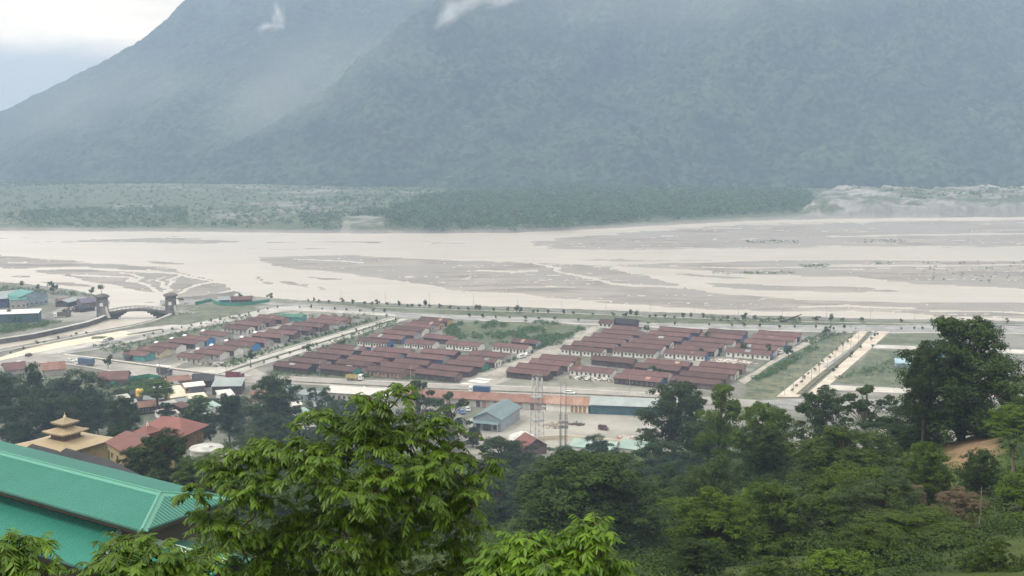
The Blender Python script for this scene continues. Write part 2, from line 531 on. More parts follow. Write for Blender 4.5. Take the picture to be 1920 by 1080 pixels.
SCRUB = [(848, 606), (900, 602), (1005, 603), (1085, 612), (1100, 621), (1045, 648), (1008, 656), (940, 650), (850, 636), (830, 625)]
STRIP = [(560, 568), (850, 578), (1200, 590), (1400, 598), (1960, 607), (1960, 610), (1560, 611), (1240, 605), (1120, 599), (900, 591), (760, 585)]
FIELD_A = [(1395, 752), (1400, 722), (1440, 688), (1540, 640), (1602, 626), (1608, 631), (1462, 745)]
FIELD_B = [(1562, 719), (1637, 655), (1735, 658), (1725, 729)]
FIELD_C = [(1640, 645), (1672, 625), (1765, 628), (1765, 648)]
WEDGE = [(205, 626), (300, 605), (336, 584), (352, 572), (430, 566), (500, 562), (522, 571), (430, 590), (360, 606), (310, 607), (250, 619)]
for q, v, y_ in ((STRIP, .9, .45), (FIELD_A, .92, .85), (FIELD_B, .9, .5), (FIELD_C, .9, .45), (SCRUB, .95, .1), (WEDGE, .75, .6),
                 ([(-60, 640), (-60, 606), (60, 598), (110, 601), (90, 612)], 1, .1), ([(-100, 540), (0, 537), (60, 545), (40, 556), (-100, 560)], .9, .1),
                 ([(500, 704), (515, 690), (700, 704), (850, 712), (840, 718), (560, 704)], .8, .2), ([(900, 722), (950, 704), (1150, 716), (1240, 726), (1240, 730), (1100, 725)], .45, .75),
                 ([(1386, 712), (1430, 682), (1535, 634), (1600, 624), (1560, 640), (1440, 694), (1400, 725)], .9, .2),
                 ([(620, 655), (735, 604), (765, 602), (700, 640), (560, 690), (500, 694)], .85, .15), ([(160, 648), (300, 628), (480, 580), (560, 590), (470, 605), (330, 640), (240, 662)], .75, .15),
                 ([(400, 690), (490, 662), (720, 600), (700, 596), (560, 640), (420, 680)], .8, .2), ([(-50, 760), (-50, 690), (170, 695), (300, 716), (300, 760)], .8, .2), ([(200, 735), (420, 742), (500, 728), (600, 722), (640, 745), (640, 850), (180, 850)], .55, .2), ([(200, 800), (205, 712), (300, 712), (330, 728), (250, 800)], .9, .15)):
    grass = blend(grass, q, v); yel = blend(yel, q, y_)
for q, v in (([(180, 700), (380, 688), (470, 688), (500, 700), (460, 716), (300, 712)], .9), ([(860, 712), (990, 665), (1100, 615), (1125, 615), (1010, 690), (930, 722), (1240, 734), (1240, 748), (870, 735)], .8),
             ([(870, 850), (880, 785), (985, 765), (1245, 774), (1260, 850)], .85), ([(95, 585), (150, 560), (195, 560), (190, 598), (110, 606)], .55), ([(470, 575), (560, 566), (640, 572), (780, 590), (560, 595)], .35),
             ([(490, 612), (530, 603), (580, 612), (540, 625), (480, 628)], .7), ([(1245, 680), (1370, 672), (1380, 690), (1240, 690)], .5)):
    grass = blend(grass, q, .12); dust = blend(dust, q, v)
# sand and shingle on the far flood plain
sandf = np.zeros(GX.shape)
for q, v in (([(215, 354), (250, 346), (310, 346), (370, 352), (520, 352), (700, 355), (860, 358), (900, 364), (700, 368), (560, 371), (430, 362), (330, 358), (160, 363)], .95),
             ([(350, 408), (420, 380), (560, 382), (720, 376), (740, 384), (640, 396), (560, 408), (480, 420), (380, 422)], .85), ([(-80, 412), (40, 412), (45, 428), (-80, 430)], .6),
             ([(170, 382), (300, 388), (320, 396), (240, 393)], .8)):
    sandf = np.maximum(sandf, ss(-3, 6, sdist(q, PX, PY) + wob * .8 + (fbm(GX / 50, GY / 90, 4, 81) - .5) * 30) * v)
sandf = sandf * ss(.47, .62, fbm(GX / 38, GY / 26, 5, 85)) * .8
sandf = np.maximum(sandf, ss(.0, 8, mound + wob) * ss(.46, .60, fbm(GX / 30, GY / 40, 5, 87)))
shore = ss(-9, -2, LAND_S) * (1 - near_t) * ss(1400, 1560, PX) * (PY < 450)
sandf = np.maximum(sandf, shore)
sandf = np.maximum(sandf, np.where(GY > 1100, ss(.2, 1, bluff / 4), 0) * .7 * ss(.3, .5, fbm(GX / 15, GY / 40, 3, 243)))
grass = grass * (1 - sandf * (far > .5))
dust = np.where(far > .5, sandf * ss(.35, .7, fbm(GX / 18, GY / 30, 4, 89)) * .55, dust)
yel = np.where(far > .5, ss(.45, .75, nz2) * .22, yel)
cv[..., 0] = grass * (1 - wet); cv[..., 1] = wet; cv[..., 2] = dust * (1 - wet); cv[..., 3] = yel

m, nt, nd, lk, bs = _nodes('valley_floor')
at = nd.new('ShaderNodeAttribute'); at.attribute_name = 'cover'
sp = nd.new('ShaderNodeSeparateColor'); lk.new(at.outputs['Color'], sp.inputs[0])
fine = noise(nd, lk, .5, 6, .7); mid = noise(nd, lk, .06, 5, .6); big = noise(nd, lk, .012, 4, .55)
soil = mixc(nd, lk, rampv(nd, lk, mid, .35, .65), (.145, .14, .125), (.24, .232, .214))
soil = mixc(nd, lk, rampv(nd, lk, fine, .45, .75), soil, (.31, .295, .27))
col = mixc(nd, lk, sp.outputs[2], soil, mixc(nd, lk, rampv(nd, lk, mid, .3, .7), (.33, .312, .282), (.49, .465, .425)))
g1 = mixc(nd, lk, at.outputs['Alpha'], (.055, .095, .035), (.21, .20, .10))
g2 = mixc(nd, lk, rampv(nd, lk, fine, .35, .65), g1, (.15, .165, .085))
pat = noise(nd, lk, .17, 6, .7)
g2 = mixc(nd, lk, rampv(nd, lk, pat, .42, .6), (.045, .075, .03), g2)
g2 = mixc(nd, lk, rampv(nd, lk, pat, .62, .80), g2, (.17, .185, .095))
gf = nd.new('ShaderNodeMath'); gf.operation = 'MULTIPLY'; lk.new(sp.outputs[0], gf.inputs[0])
ga = nd.new('ShaderNodeMath'); ga.operation = 'MULTIPLY_ADD'; ga.use_clamp = True; ga.inputs[1].default_value = .8; ga.inputs[2].default_value = .45; lk.new(fine, ga.inputs[0]); lk.new(ga.outputs[0], gf.inputs[1])
col = mixc(nd, lk, gf.outputs[0], col, g2)
st = noise(nd, lk, .02, 6, .65, stretch=(1, 4.5, 1))
gv = mixc(nd, lk, rampv(nd, lk, st, .38, .62), (.20, .18, .163), (.35, .318, .284))
gv = mixc(nd, lk, rampv(nd, lk, big, .4, .62), gv, (.28, .262, .246))
gv = mixc(nd, lk, rampv(nd, lk, fine, .5, .72), gv, (.20, .182, .17))
st3 = noise(nd, lk, .09, 5, .7, stretch=(1, 6, 1))
gv = mixc(nd, lk, rampv(nd, lk, st3, .55, .75), gv, (.40, .365, .328))
ps = nd.new('ShaderNodeNewGeometry'); pz = nd.new('ShaderNodeSeparateXYZ'); lk.new(ps.outputs['Position'], pz.inputs[0])
za = nd.new('ShaderNodeMath'); za.operation = 'MULTIPLY_ADD'; za.inputs[1].default_value = .34; lk.new(st3, za.inputs[0]); lk.new(pz.outputs['Z'], za.inputs[2])
gv = mixc(nd, lk, rampv(nd, lk, za.outputs[0], -1.68, -1.90), gv, (.48, .44, .39))
col = mixc(nd, lk, sp.outputs[1], col, gv)
lk.new(col, bs.inputs['Base Color']); bs.inputs['Roughness'].default_value = .85; bs.inputs['Specular IOR Level'].default_value = .2
bump(nd, lk, bs, fine, .5)
VALLEY_M = m
o = link('ground', npmesh('ground', np.stack([GX, GY, GZ], -1).reshape(-1, 3), gridfaces(*GX.shape)[:, ::-1], m, smooth=True, attr=cv.reshape(-1, 4)))
tag(o, kind='structure')
# silt river surface, base colour paled to include the bright cloud it reflects
m, nt, nd, lk, bs = _nodes('silt_water')
st = noise(nd, lk, .012, 6, .65, stretch=(1, 4, 1)); st2 = noise(nd, lk, .11, 5, .6, stretch=(1, 3, 1))
c = mixc(nd, lk, rampv(nd, lk, st, .3, .7), (.50, .445, .38), (.585, .53, .46))
c = mixc(nd, lk, rampv(nd, lk, st2, .52, .78), c, (.46, .415, .362))
lk.new(c, bs.inputs['Base Color']); bs.inputs['Roughness'].default_value = .28; bs.inputs['Specular IOR Level'].default_value = .4
bump(nd, lk, bs, st2, .25)
tag(MB().face([(-1500, 470, -2), (1500, 470, -2), (1500, 1420, -2), (-1500, 1420, -2)]).build('river', m), kind='structure')
# wide base ground below everything, out to the edge of the air
tag(MB().face([(-2590, -50, -6), (2590, -50, -6), (2590, 3700, -6), (-2590, 3700, -6)]).build('base_terrain', mat('base_soil', (.06, .08, .04), .9)), kind='structure')

# ------------------------------------------------------------------ near hillside
HP = [  # column pixel, distance, height
    *[(1000, d, z) for d, z in ((-40, 112), (0, 111), (20, 108), (60, 95), (100, 80), (140, 64), (200, 46), (250, 32), (300, 18), (350, 7), (400, .5), (440, -2))],
    *[(1500, d, z) for d, z in ((20, 104), (45, 96.5), (70, 90.5), (110, 77), (150, 67), (200, 55), (240, 46), (300, 30), (360, 12), (420, -1))],
    *[(1870, d, z) for d, z in ((20, 104), (48, 97), (75, 91), (120, 80), (150, 77.5), (165, 75), (200, 65), (250, 48), (320, 24), (400, 2), (430, -2))],
    *[(150, d, z) for d, z in ((20, 108), (60, 91), (80, 83.5), (110, 76), (150, 66), (200, 54), (280, 37), (340, 17), (400, 1), (440, -2))],
    *[(550, d, z) for d, z in ((20, 108), (60, 93), (100, 79), (150, 63), (200, 48), (270, 30), (330, 12), (390, .5), (430, -2))],
    *[(-500, d, z) for d, z in ((60, 92), (150, 68), (280, 38), (420, -2))], *[(2500, d, z) for d, z in ((60, 98), (150, 80), (280, 44), (420, -2))]]
_xy = np.array([((p[0] - 960) * p[1] / F, p[1]) for p in HP]); _z = np.array([p[2] for p in HP], float)


def _tps(d):
    return np.where(d > 0, d * d * np.log(d + 1e-9), 0)


_n = len(HP); _K = _tps(np.hypot(*(_xy[:, None] - _xy[None]).transpose(2, 0, 1)) / 100) + np.eye(_n) * .02
_A = np.zeros((_n + 3, _n + 3)); _A[:_n, :_n] = _K; _A[:_n, _n] = 1; _A[:_n, _n + 1:] = _xy / 100; _A[_n:, :_n] = _A[:_n, _n:].T
_w = np.linalg.solve(_A, np.concatenate([_z, np.zeros(3)]))


def hill(X, Y):
    X, Y = np.asarray(X, float), np.asarray(Y, float)
    s = _w[_n] + (_w[_n + 1] * X + _w[_n + 2] * Y) / 100
    for i in range(_n):
        s = s + _w[i] * _tps(np.hypot(X - _xy[i, 0], Y - _xy[i, 1]) / 100)
    s = s + (fbm(X / 12, Y / 12, 3, 91) - .5) * 1.6
    return np.where(Y > 395, s * (1 - ss(395, 440, Y)) - 3 * ss(395, 440, Y), s)


def hz_at(x, y):
    return max(float(hill(np.array([x]), np.array([y]))[0]), 0.0)


hx, hy = np.meshgrid(np.arange(-260, 281, 2.6), np.arange(-40, 445, 2.6))
hzv = hill(hx, hy)
hp_x, hp_y = proj(hx, np.maximum(hy, 1.0), hzv)
bare = ss(-6, 10, sdist([(1765, 800), (1830, 800), (1878, 815), (1880, 850), (1850, 870), (1785, 880), (1770, 840)], hp_x, hp_y, 1.0) + (fbm(hx / 4, hy / 4, 3, 5) - .5) * 22) * (hy > 60)
hcv = np.zeros(hx.shape + (4,)); hcv[..., 0] = 1 - bare; hcv[..., 3] = ss(.35, .7, fbm(hx / 9, hy / 9, 4, 95)) * .6
m, nt, nd, lk, bs = _nodes('hillside_cover')
at = nd.new('ShaderNodeAttribute'); at.attribute_name = 'cover'; sp = nd.new('ShaderNodeSeparateColor'); lk.new(at.outputs['Color'], sp.inputs[0])
fine = noise(nd, lk, 2.2, 6, .7); mid = noise(nd, lk, .35, 5, .6)
so_ = mixc(nd, lk, rampv(nd, lk, fine, .35, .68), (.20, .13, .075), (.36, .25, .15))
gr = mixc(nd, lk, rampv(nd, lk, mid, .3, .7), (.022, .042, .010), (.060, .10, .020)); gr = mixc(nd, lk, at.outputs['Alpha'], gr, (.10, .12, .035))
lk.new(mixc(nd, lk, sp.outputs[0], so_, gr), bs.inputs['Base Color']); bs.inputs['Roughness'].default_value = .9; bs.inputs['Specular IOR Level'].default_value = .15
bump(nd, lk, bs, fine, .4)
tag(link('hillside', npmesh('hillside', np.stack([hx, hy, hzv], -1).reshape(-1, 3), gridfaces(*hx.shape), m, smooth=True, attr=hcv.reshape(-1, 4))), kind='structure')

# ------------------------------------------------------------------ mountains
m, nt, nd, lk, bs = _nodes('forested_slope')
f1 = noise(nd, lk, .010, 5, .6); f2 = noise(nd, lk, .05, 5, .65)
vo = nd.new('ShaderNodeTexVoronoi'); vo.inputs['Scale'].default_value = .11
tcn = nd.new('ShaderNodeTexCoord'); lk.new(tcn.outputs['Object'], vo.inputs['Vector'])
c = mixc(nd, lk, rampv(nd, lk, f1, .35, .65), (.012, .025, .018), (.042, .064, .034))
c = mixc(nd, lk, rampv(nd, lk, f2, .4, .7), c, (.028, .048, .024))
hs = nd.new('ShaderNodeHueSaturation'); mr = nd.new('ShaderNodeMapRange'); mr.inputs[3].default_value = .35; mr.inputs[4].default_value = 1.9
sv = nd.new('ShaderNodeSeparateColor'); lk.new(vo.outputs['Color'], sv.inputs[0]); lk.new(sv.outputs[0], mr.inputs[0]); lk.new(mr.outputs[0], hs.inputs['Value']); lk.new(c, hs.inputs['Color'])
lk.new(hs.outputs[0], bs.inputs['Base Color']); bs.inputs['Roughness'].default_value = .9; bs.inputs['Specular IOR Level'].default_value = .1
MOUNT_M = m


def mountain(name, x0, x1, y0, y1, fn, dx, dy):
    X, Y = np.meshgrid(np.arange(x0, x1, dx), np.arange(y0, y1, dy))
    Z = fn(X, Y)
    wd, wv = worley(X / 9.5, Y / 9.5, 3)
    Z = Z + np.where(Z > 0, (1 - np.clip(wd, 0, 1)) * 8.0 + wv * 6.0 - 6, 0) * ss(-4, 10, Z)
    f = gridfaces(*X.shape)
    z = Z.ravel()
    f = f[(z[f] > -7).any(1)]
    return tag(link(name, npmesh(name, np.stack([X, Y, Z], -1).reshape(-1, 3), f, MOUNT_M, smooth=True)), kind='structure')


def ridged(x, y, o=4, seed=0):
    s, a, t = 0, 1.0, 0
    for k in range(o):
        s = s + a * (1 - np.abs(2 * vn(x, y, seed + 13 * k) - 1)); t += a; a *= .5; x = x * 2.1; y = y * 2.1
    return s / t


def m_near(X, Y):
    # spurs run up and to the right: gullies cut across the face
    s = X * .80 - Y * .42; q = X * .42 + Y * .80
    wv = (fbm(X / 260, Y / 260, 3, 7) - .5) * 190
    rd = ridged((s + wv) / 430, q / 1500, 5, 101)
    yb = 2040 + 46 * (fbm(X / 180, X * 0, 3, 3) - .5) * 2 + np.clip(-(X + 300) * .25, -60, 220)
    face = (Y - yb) * .60
    amp = np.clip(face, 0, 260)
    z = face + (rd - .62) * amp * 1.35 + (fbm(X / 60, Y / 60, 4, 11) - .5) * np.clip(face, 0, 36)
    crest = -690 + (Y - 2150) * .48
    left = (X - crest) * (.86 + .1 * vn(Y / 90, Y * 0, 4)) + (fbm(X / 90, Y / 90, 4, 19) - .5) * 46
    k = 26.0
    z = -k * np.log(np.exp(-np.clip(z, -300, 1200) / k) + np.exp(-np.clip(left, -300, 1200) / k) + 1e-30)
    return np.minimum(z, 760 + (fbm(X / 200, Y / 200, 3, 2) - .5) * 60)


def m_far(X, Y):
    s = X * .70 - Y * .5; q = X * .5 + Y * .7
    rd = ridged((s + (fbm(X / 300, Y / 300, 3, 27) - .5) * 200) / 520, q / 1700, 5, 131)
    yb = 2260 + np.clip(-(X + 700) * .32, -200, 700)
    face = (Y - yb) * .50
    z = face + (rd - .6) * np.clip(face, 0, 240) * .8 + (fbm(X / 70, Y / 70, 4, 12) - .5) * np.clip(face, 0, 40)
    # crest falling to the left
    cz = np.interp(X * 3200 / np.maximum(Y, 1500) + (fbm(Y / 160, Y * 0, 3, 6) - .5) * 50, [-2600, -2000, -1700, -1396, -1352, -1251, -1164, -1084, -1033, -975, -916, -880, -800, -600, -200], [20, 60, 95, 133, 150, 193, 237, 273, 303, 338, 390, 441, 520, 650, 760])
    cz = cz + (fbm(X / 45, Y / 45, 3, 66) - .5) * 14 - np.clip(Y - 3200, 0, 900) * .22 - np.clip(3200 - Y, 0, 1200) * .16
    k = 14.0
    z = -k * np.log(np.exp(-np.clip(z, -300, 1200) / k) + np.exp(-np.clip(cz, -300, 1200) / k) + 1e-30)
    return np.minimum(z, 780)


mountain('mountain', -760, 1700, 1890, 3340, m_near, 5.0, 5.0)
mountain('mountain', -2400, 60, 2150, 3640, m_far, 6.2, 6.2)

# ------------------------------------------------------------------ leaf materials
LEAF = {
    'round': leafmat('mango_leaf', (.013, .032, .004), (.090, .142, .010), trans=.20),
    'bright': leafmat('bright_leaf', (.026, .064, .004), (.140, .215, .014), trans=.28),
    'dark': leafmat('dark_leaf', (.009, .023, .005), (.050, .086, .012), trans=.16),
    'blue': leafmat('blue_green_leaf', (.008, .021, .008), (.044, .080, .022), trans=.16),
    'grey': leafmat('grey_green_leaf', (.022, .044, .014), (.075, .112, .034), trans=.2),
    'brown': leafmat('dry_leaf', (.10, .075, .045), (.19, .145, .09), trans=.2),
    'far': leafmat('flood_plain_leaf', (.030, .080, .020), (.095, .180, .038), trans=.25),
    'hero': leafmat('pinnate_leaf', (.018, .058, .004), (.145, .265, .013), (.55, .30, .03), trans=.36, rough=.42, spec=.3)}
BARK = mat('bark', (.060, .048, .036), .9, .35, 2.0)
BARKG = mat('pale_bark', (.16, .14, .115), .9, .3, 2.0)

# ------------------------------------------------------------------ vegetation nobody could count
_S1 = unit(RNG.normal(size=(4000, 3)))


def clumps(name, cen, rad, leaf, per, lm, kind='stuff', flat=.75, aspect=.55):
    """leaf sprays round each centre; rad may be an array"""
    n = len(cen); rad = np.broadcast_to(np.asarray(rad, float), (n,))
    d = unit(RNG.normal(size=(n, per, 3)) + (0, 0, .35)); r = RNG.uniform(.45, 1.0, (n, per, 1))
    c = cen[:, None] + d * r * rad[:, None, None] * (1, 1, flat)
    nn = unit(d + (0, 0, .6) + RNG.normal(size=d.shape) * .5).reshape(-1, 3)
    L = np.repeat(rad * leaf, per)
    v, f, t = leafquads(c.reshape(-1, 3), nn, L, L * aspect, RNG)
    tb = np.repeat(np.repeat(RNG.uniform(0, 1, n), per), 4)
    return tag(link(name, npmesh(name, v, f, lm, tone=np.clip(t * .5 + tb * .5, 0, .96))), kind=kind)


def scatter(poly, n, y0, y1, z=0, x0=-200, x1=2120):
    """n points spread evenly over the ground inside a traced outline"""
    out = np.zeros((0, 2))
    p = np.array(poly, float); bx0, bx1, by0, by1 = p[:, 0].min(), p[:, 0].max(), p[:, 1].min(), p[:, 1].max()
    A = [G(bx0, by0), G(bx1, by0), G(bx0, by1), G(bx1, by1)]
    wx0, wx1 = min(q.x for q in A), max(q.x for q in A); wy0, wy1 = min(q.y for q in A), max(q.y for q in A)
    while len(out) < n:
        X = RNG.uniform(wx0, wx1, n * 2); Y = RNG.uniform(wy0, wy1, n * 2)
        x, y = proj(X, Y, np.zeros(len(X)))
        ok = sdist(poly, x, y, 1.0) > 0
        out = np.concatenate([out, np.stack([X[ok], Y[ok]], -1)])
    return out[:n]


def onland(q, h):
    return np.concatenate([q, np.full((len(q), 1), h)], 1)


WOOD = [(640, 413), (725, 402), (800, 374), (900, 363), (1100, 357), (1350, 360), (1515, 363), (1528, 380), (1480, 400), (1350, 409), (1200, 419), (1060, 431), (960, 434), (735, 435), (722, 412)]
q = scatter(WOOD, 5200, 0, 0)
clumps('riverside_wood', onland(q, 6.0) + np.stack([q[:, 0] * 0, q[:, 0] * 0, RNG.uniform(-2, 3, len(q))], -1), RNG.uniform(2.5, 6.0, len(q)) * (.6 + .9 * fbm(q[:, 0] / 60, q[:, 1] / 90, 3, 301)), .55, 18, LEAF['far'])
q = np.concatenate([scatter([(560, 378), (700, 366), (800, 360), (900, 358), (800, 378), (725, 404), (640, 416), (575, 420)], 330, 0, 0), scatter([(300, 398), (520, 392), (600, 405), (560, 428), (330, 428)], 160, 0, 0), scatter([(1440, 392), (1540, 372), (1560, 380), (1500, 402), (1300, 414), (1300, 408)], 160, 0, 0)])
clumps('riverside_wood', onland(q, 4.5), RNG.uniform(1.5, 4.8, len(q)), .55, 20, LEAF['far'])
q = scatter(WOOD, 700, 0, 0)
clumps('riverside_wood', onland(q, 9.0), RNG.uniform(3.5, 7.5, len(q)), .5, 22, LEAF['round'])
qs = [scatter(p, n, 0, 0) for p, n in (([(20, 400), (120, 395), (350, 391), (352, 416), (300, 429), (50, 429), (10, 415)], 900), ([(-200, 344.5), (700, 344.5), (960, 353), (960, 360), (700, 350), (300, 346), (-200, 356)], 1500),
                                       ([(-200, 350), (900, 350), (640, 430), (-200, 430)], 1500), ([(640, 404), (560, 404), (570, 432), (640, 434)], 160), ([(500, 355), (1000, 345), (1530, 352), (2100, 356), (2100, 361), (900, 364)], 1500),
                                       ([(1560, 358), (1760, 360), (1740, 382), (1590, 380)], 170), ([(1740, 384), (1900, 362), (2000, 366), (1900, 394)], 230), ([(1680, 386), (1800, 384), (1790, 396), (1690, 396)], 60), ([(-200, 343), (700, 343), (900, 349), (500, 348), (-200, 347)], 900))]
q = np.concatenate(qs)
zz = np.interp(np.arange(len(q)), [0, len(q)], [0, 0])
gp = np.array(proj(q[:, 0], q[:, 1], np.zeros(len(q)))).T
hgt = 2.5 + ss(0, 20, sdist([(1500, 405), (1530, 372), (1560, 362), (1900, 362), (2250, 372), (2250, 406), (1620, 409)], gp[:, 0], gp[:, 1], 3.0)) * 13
clumps('flood_plain_scrub', np.concatenate([q, (hgt + RNG.uniform(-.5, 2, len(q)))[:, None]], 1), RNG.uniform(1.6, 4.2, len(q)), .65, 12, LEAF['far'])
# dark drift and tussocks on the gravel bars
q = np.concatenate([scatter(p, n, 0, 0) for p, n in (([(1330, 508), (1480, 505), (1500, 510), (1360, 511)], 70), ([(1500, 494), (1555, 492), (1553, 497), (1505, 499)], 60), ([(1400, 448), (1500, 448), (1500, 454), (1400, 452)], 70), ([(1620, 446), (1700, 447), (1690, 453), (1620, 452)], 30),
                                                     ([(1650, 488), (1950, 486), (1950, 535), (1750, 522)], 75), ([(1640, 488), (1680, 488), (1680, 492), (1640, 492)], 16))])
clumps('bar_tussocks', onland(q, -1.0), RNG.uniform(.5, 1.6, len(q)), .8, 10, LEAF['far'], flat=.4)
q = scatter(SCRUB, 1500, 0, 0)
k = ss(.42, .55, fbm(q[:, 0] / 11, q[:, 1] / 16, 3, 5)); q = q[k > .3]
clumps('scrub_field', onland(q, .9), RNG.uniform(.8, 2.0, len(q)), .55, 16, LEAF['far'])
q = np.concatenate([scatter(p, n, 0, 0) for p, n in (([(1408, 712), (1470, 678), (1500, 672), (1470, 694), (1420, 716)], 130), ([(1480, 668), (1530, 648), (1535, 655), (1490, 678)], 60), ([(1500, 640), (1545, 626), (1600, 624), (1560, 634), (1520, 645)], 90),
                                                     ([(500, 692), (560, 668), (720, 605), (760, 602), (735, 612), (600, 665), (520, 694)], 200), ([(410, 688), (500, 655), (700, 598), (690, 606), (560, 645), (430, 692)], 170), ([(170, 650), (260, 640), (360, 615), (470, 590), (470, 600), (330, 635), (240, 660), (200, 664)], 190),
                                                     ([(0, 612), (60, 606), (118, 604), (60, 618), (0, 628)], 200), ([(0, 537), (60, 540), (100, 546), (140, 548), (195, 558), (190, 564), (90, 552), (0, 548)], 170), ([(500, 700), (700, 702), (850, 712), (850, 716), (700, 709), (500, 705)], 120),
                                                     ([(880, 695), (935, 680), (985, 660), (1000, 660), (930, 692), (890, 702)], 60), ([(1670, 675), (1720, 660), (1722, 700), (1690, 700), (1560, 712), (1600, 700)], 160), ([(205, 716), (300, 712), (330, 722), (260, 740), (205, 735)], 260),
                                                     ([(560, 590), (700, 590), (690, 600), (560, 600)], 60), ([(1320, 596), (1500, 600), (1500, 606), (1320, 603)], 90))])
clumps('verge_scrub', onland(q, .7), RNG.uniform(.6, 1.7, len(q)), .6, 14, LEAF['far'])

# undergrowth over the near hillside
ux, uy = RNG.uniform(-150, 170, 20000), RNG.uniform(28, 425, 20000)
upx, upy = proj(ux, uy, hill(ux, uy))
ok = (upx > -150) & (upx < 2070) & (sdist([(1765, 800), (1830, 800), (1878, 815), (1880, 850), (1850, 870), (1785, 880), (1770, 840)], upx, upy, 1.0) < -4)
ok &= sdist([(1885, 1040), (1960, 1000), (1960, 1200), (1850, 1200)], upx, upy, 1.0) < 0
ok &= sdist([(1380, 990), (1490, 985), (1480, 1060), (1390, 1060)], upx, upy, 1.0) < 0
ok &= ~((ux < -4) & (uy > 50) & (uy < 118)) & ~((uy > 405) & (ux > -25))
ok &= ~((ux > -125) & (ux < -66) & (uy > 225) & (uy < 330))
ux, uy = ux[ok], uy[ok]
uz = hill(ux, uy); g_ = uz > -1
ux, uy, uz = ux[g_], uy[g_], uz[g_]
for nm, lo, hi in (('dark', 0, .5), ('round', .5, .86), ('bright', .86, 1.01)):
    r = vn(ux / 17, uy / 17, 77) * .6 + RNG.uniform(0, .4, len(ux)); s_ = (r >= lo) & (r < hi)
    for d0, d1, per in ((0, 130, 90), (130, 440, 30)):
        q_ = s_ & (uy >= d0) & (uy < d1)
        rr = RNG.uniform(.7, 1.9, q_.sum())
        leaf_l = .07 + .0022 * uy[q_]
        clumps('undergrowth', np.stack([ux[q_], uy[q_], uz[q_] + rr * .5], -1), rr, leaf_l / rr, per, LEAF[nm])
# overgrown ground between the shacks and the road at the left
q = np.concatenate([scatter(p, n, 0, 0) for p, n in (([(-60, 700), (0, 702), (80, 712), (180, 728), (210, 750), (215, 800), (-60, 800)], 700), ([(215, 735), (262, 742), (255, 756), (220, 752)], 120), ([(410, 790), (560, 780), (640, 800), (640, 830), (420, 830)], 260), ([(640, 765), (760, 775), (860, 790), (860, 830), (640, 830)], 200), ([(335, 756), (470, 748), (480, 795), (340, 800)], 150), ([(480, 748), (640, 752), (640, 795), (480, 795)], 150), ([(200, 740), (262, 752), (262, 790), (200, 800)], 90), ([(300, 708), (360, 722), (300, 742), (262, 736)], 60))])
clumps('undergrowth', onland(q, .8), RNG.uniform(1.0, 2.8, len(q)), .42, 40, LEAF['dark'])

# ------------------------------------------------------------------ roads and pavings
M_ASPH = mat('dusty_asphalt', (.37, .345, .315), .85, .25, .08, c2=(.43, .41, .38))
M_ASPH2 = mat('grey_asphalt', (.24, .24, .24), .85, .25, .1, c2=(.36, .355, .345))
M_PAVE = mat('beige_paving', (.50, .43, .35), .8, .18, .12, c2=(.64, .57, .48))
M_PALE = mat('pale_concrete', (.42, .40, .365), .8, .2, .1, c2=(.55, .525, .485))
M_CREAM = mat('cream_paving', (.58, .52, .40), .8, .15, .1, c2=(.68, .62, .50))
M_DUST = mat('dust_track', (.31, .285, .25), .9, .25, .12, c2=(.45, .415, .365))
M_MED = mat('median_soil', (.085, .09, .055), .9, .4, .4, c2=(.17, .155, .11))
M_KERB = mat('kerb_stone', (.50, .47, .43), .8, .2, .5)


def dens(pts, k=6):
    out = []
    for i in range(len(pts) - 1):
        for j in range(k):
            t = j / k
            out.append((pts[i][0] * (1 - t) + pts[i + 1][0] * t, pts[i][1] * (1 - t) + pts[i + 1][1] * t))
    return out + [pts[-1]]


def resample(pts, n):
    p = np.array(pts, float); s = np.r_[0, np.cumsum(np.hypot(*(np.diff(p, axis=0) * (1, 3)).T))]
    u = np.linspace(0, s[-1], n)
    return list(zip(np.interp(u, s, p[:, 0]), np.interp(u, s, p[:, 1])))


def road(name, a, b, z, m, t=.25, n=40):
    """a raised sheet between two traced edges (far edge a, near edge b)"""
    A = [G(*p, z) for p in resample(a, n)]; B = [G(*p, z) for p in resample(b, n)]
    mb = MB(); dz = Vector((0, 0, t))
    for i in range(n - 1):
        mb.face([B[i], B[i + 1], A[i + 1], A[i]])
        mb.face([B[i] - dz, B[i + 1] - dz, B[i + 1], B[i]]); mb.face([A[i + 1] - dz, A[i] - dz, A[i], A[i + 1]])
    mb.face([A[0] - dz, B[0] - dz, B[0], A[0]]); mb.face([B[-1] - dz, A[-1] - dz, A[-1], B[-1]])
    return tag(mb.build(name, m), kind='structure')


def strip(name, line, wpx, z, m, t=.3):
    """narrow kerb or median along a traced line, wpx metres wide"""
    p = [G(*q, z) for q in resample(line, 40)]
    mb = MB(); n = len(p)
    L, R = [], []
    for i in range(n):
        d = (p[min(i + 1, n - 1)] - p[max(i - 1, 0)]); d.z = 0; d.normalize(); s = Vector((-d.y, d.x, 0)) * wpx * .5
        L.append(p[i] + s); R.append(p[i] - s)
    dz = Vector((0, 0, t))
    for i in range(n - 1):
        mb.face([R[i], R[i + 1], L[i + 1], L[i]]); mb.face([R[i] - dz, R[i + 1] - dz, R[i + 1], R[i]]); mb.face([L[i + 1] - dz, L[i] - dz, L[i], L[i + 1]])
    mb.face([L[0] - dz, R[0] - dz, R[0], L[0]]); mb.face([R[-1] - dz, L[-1] - dz, L[-1], R[-1]])
    return tag(mb.build(name, m), kind='structure')


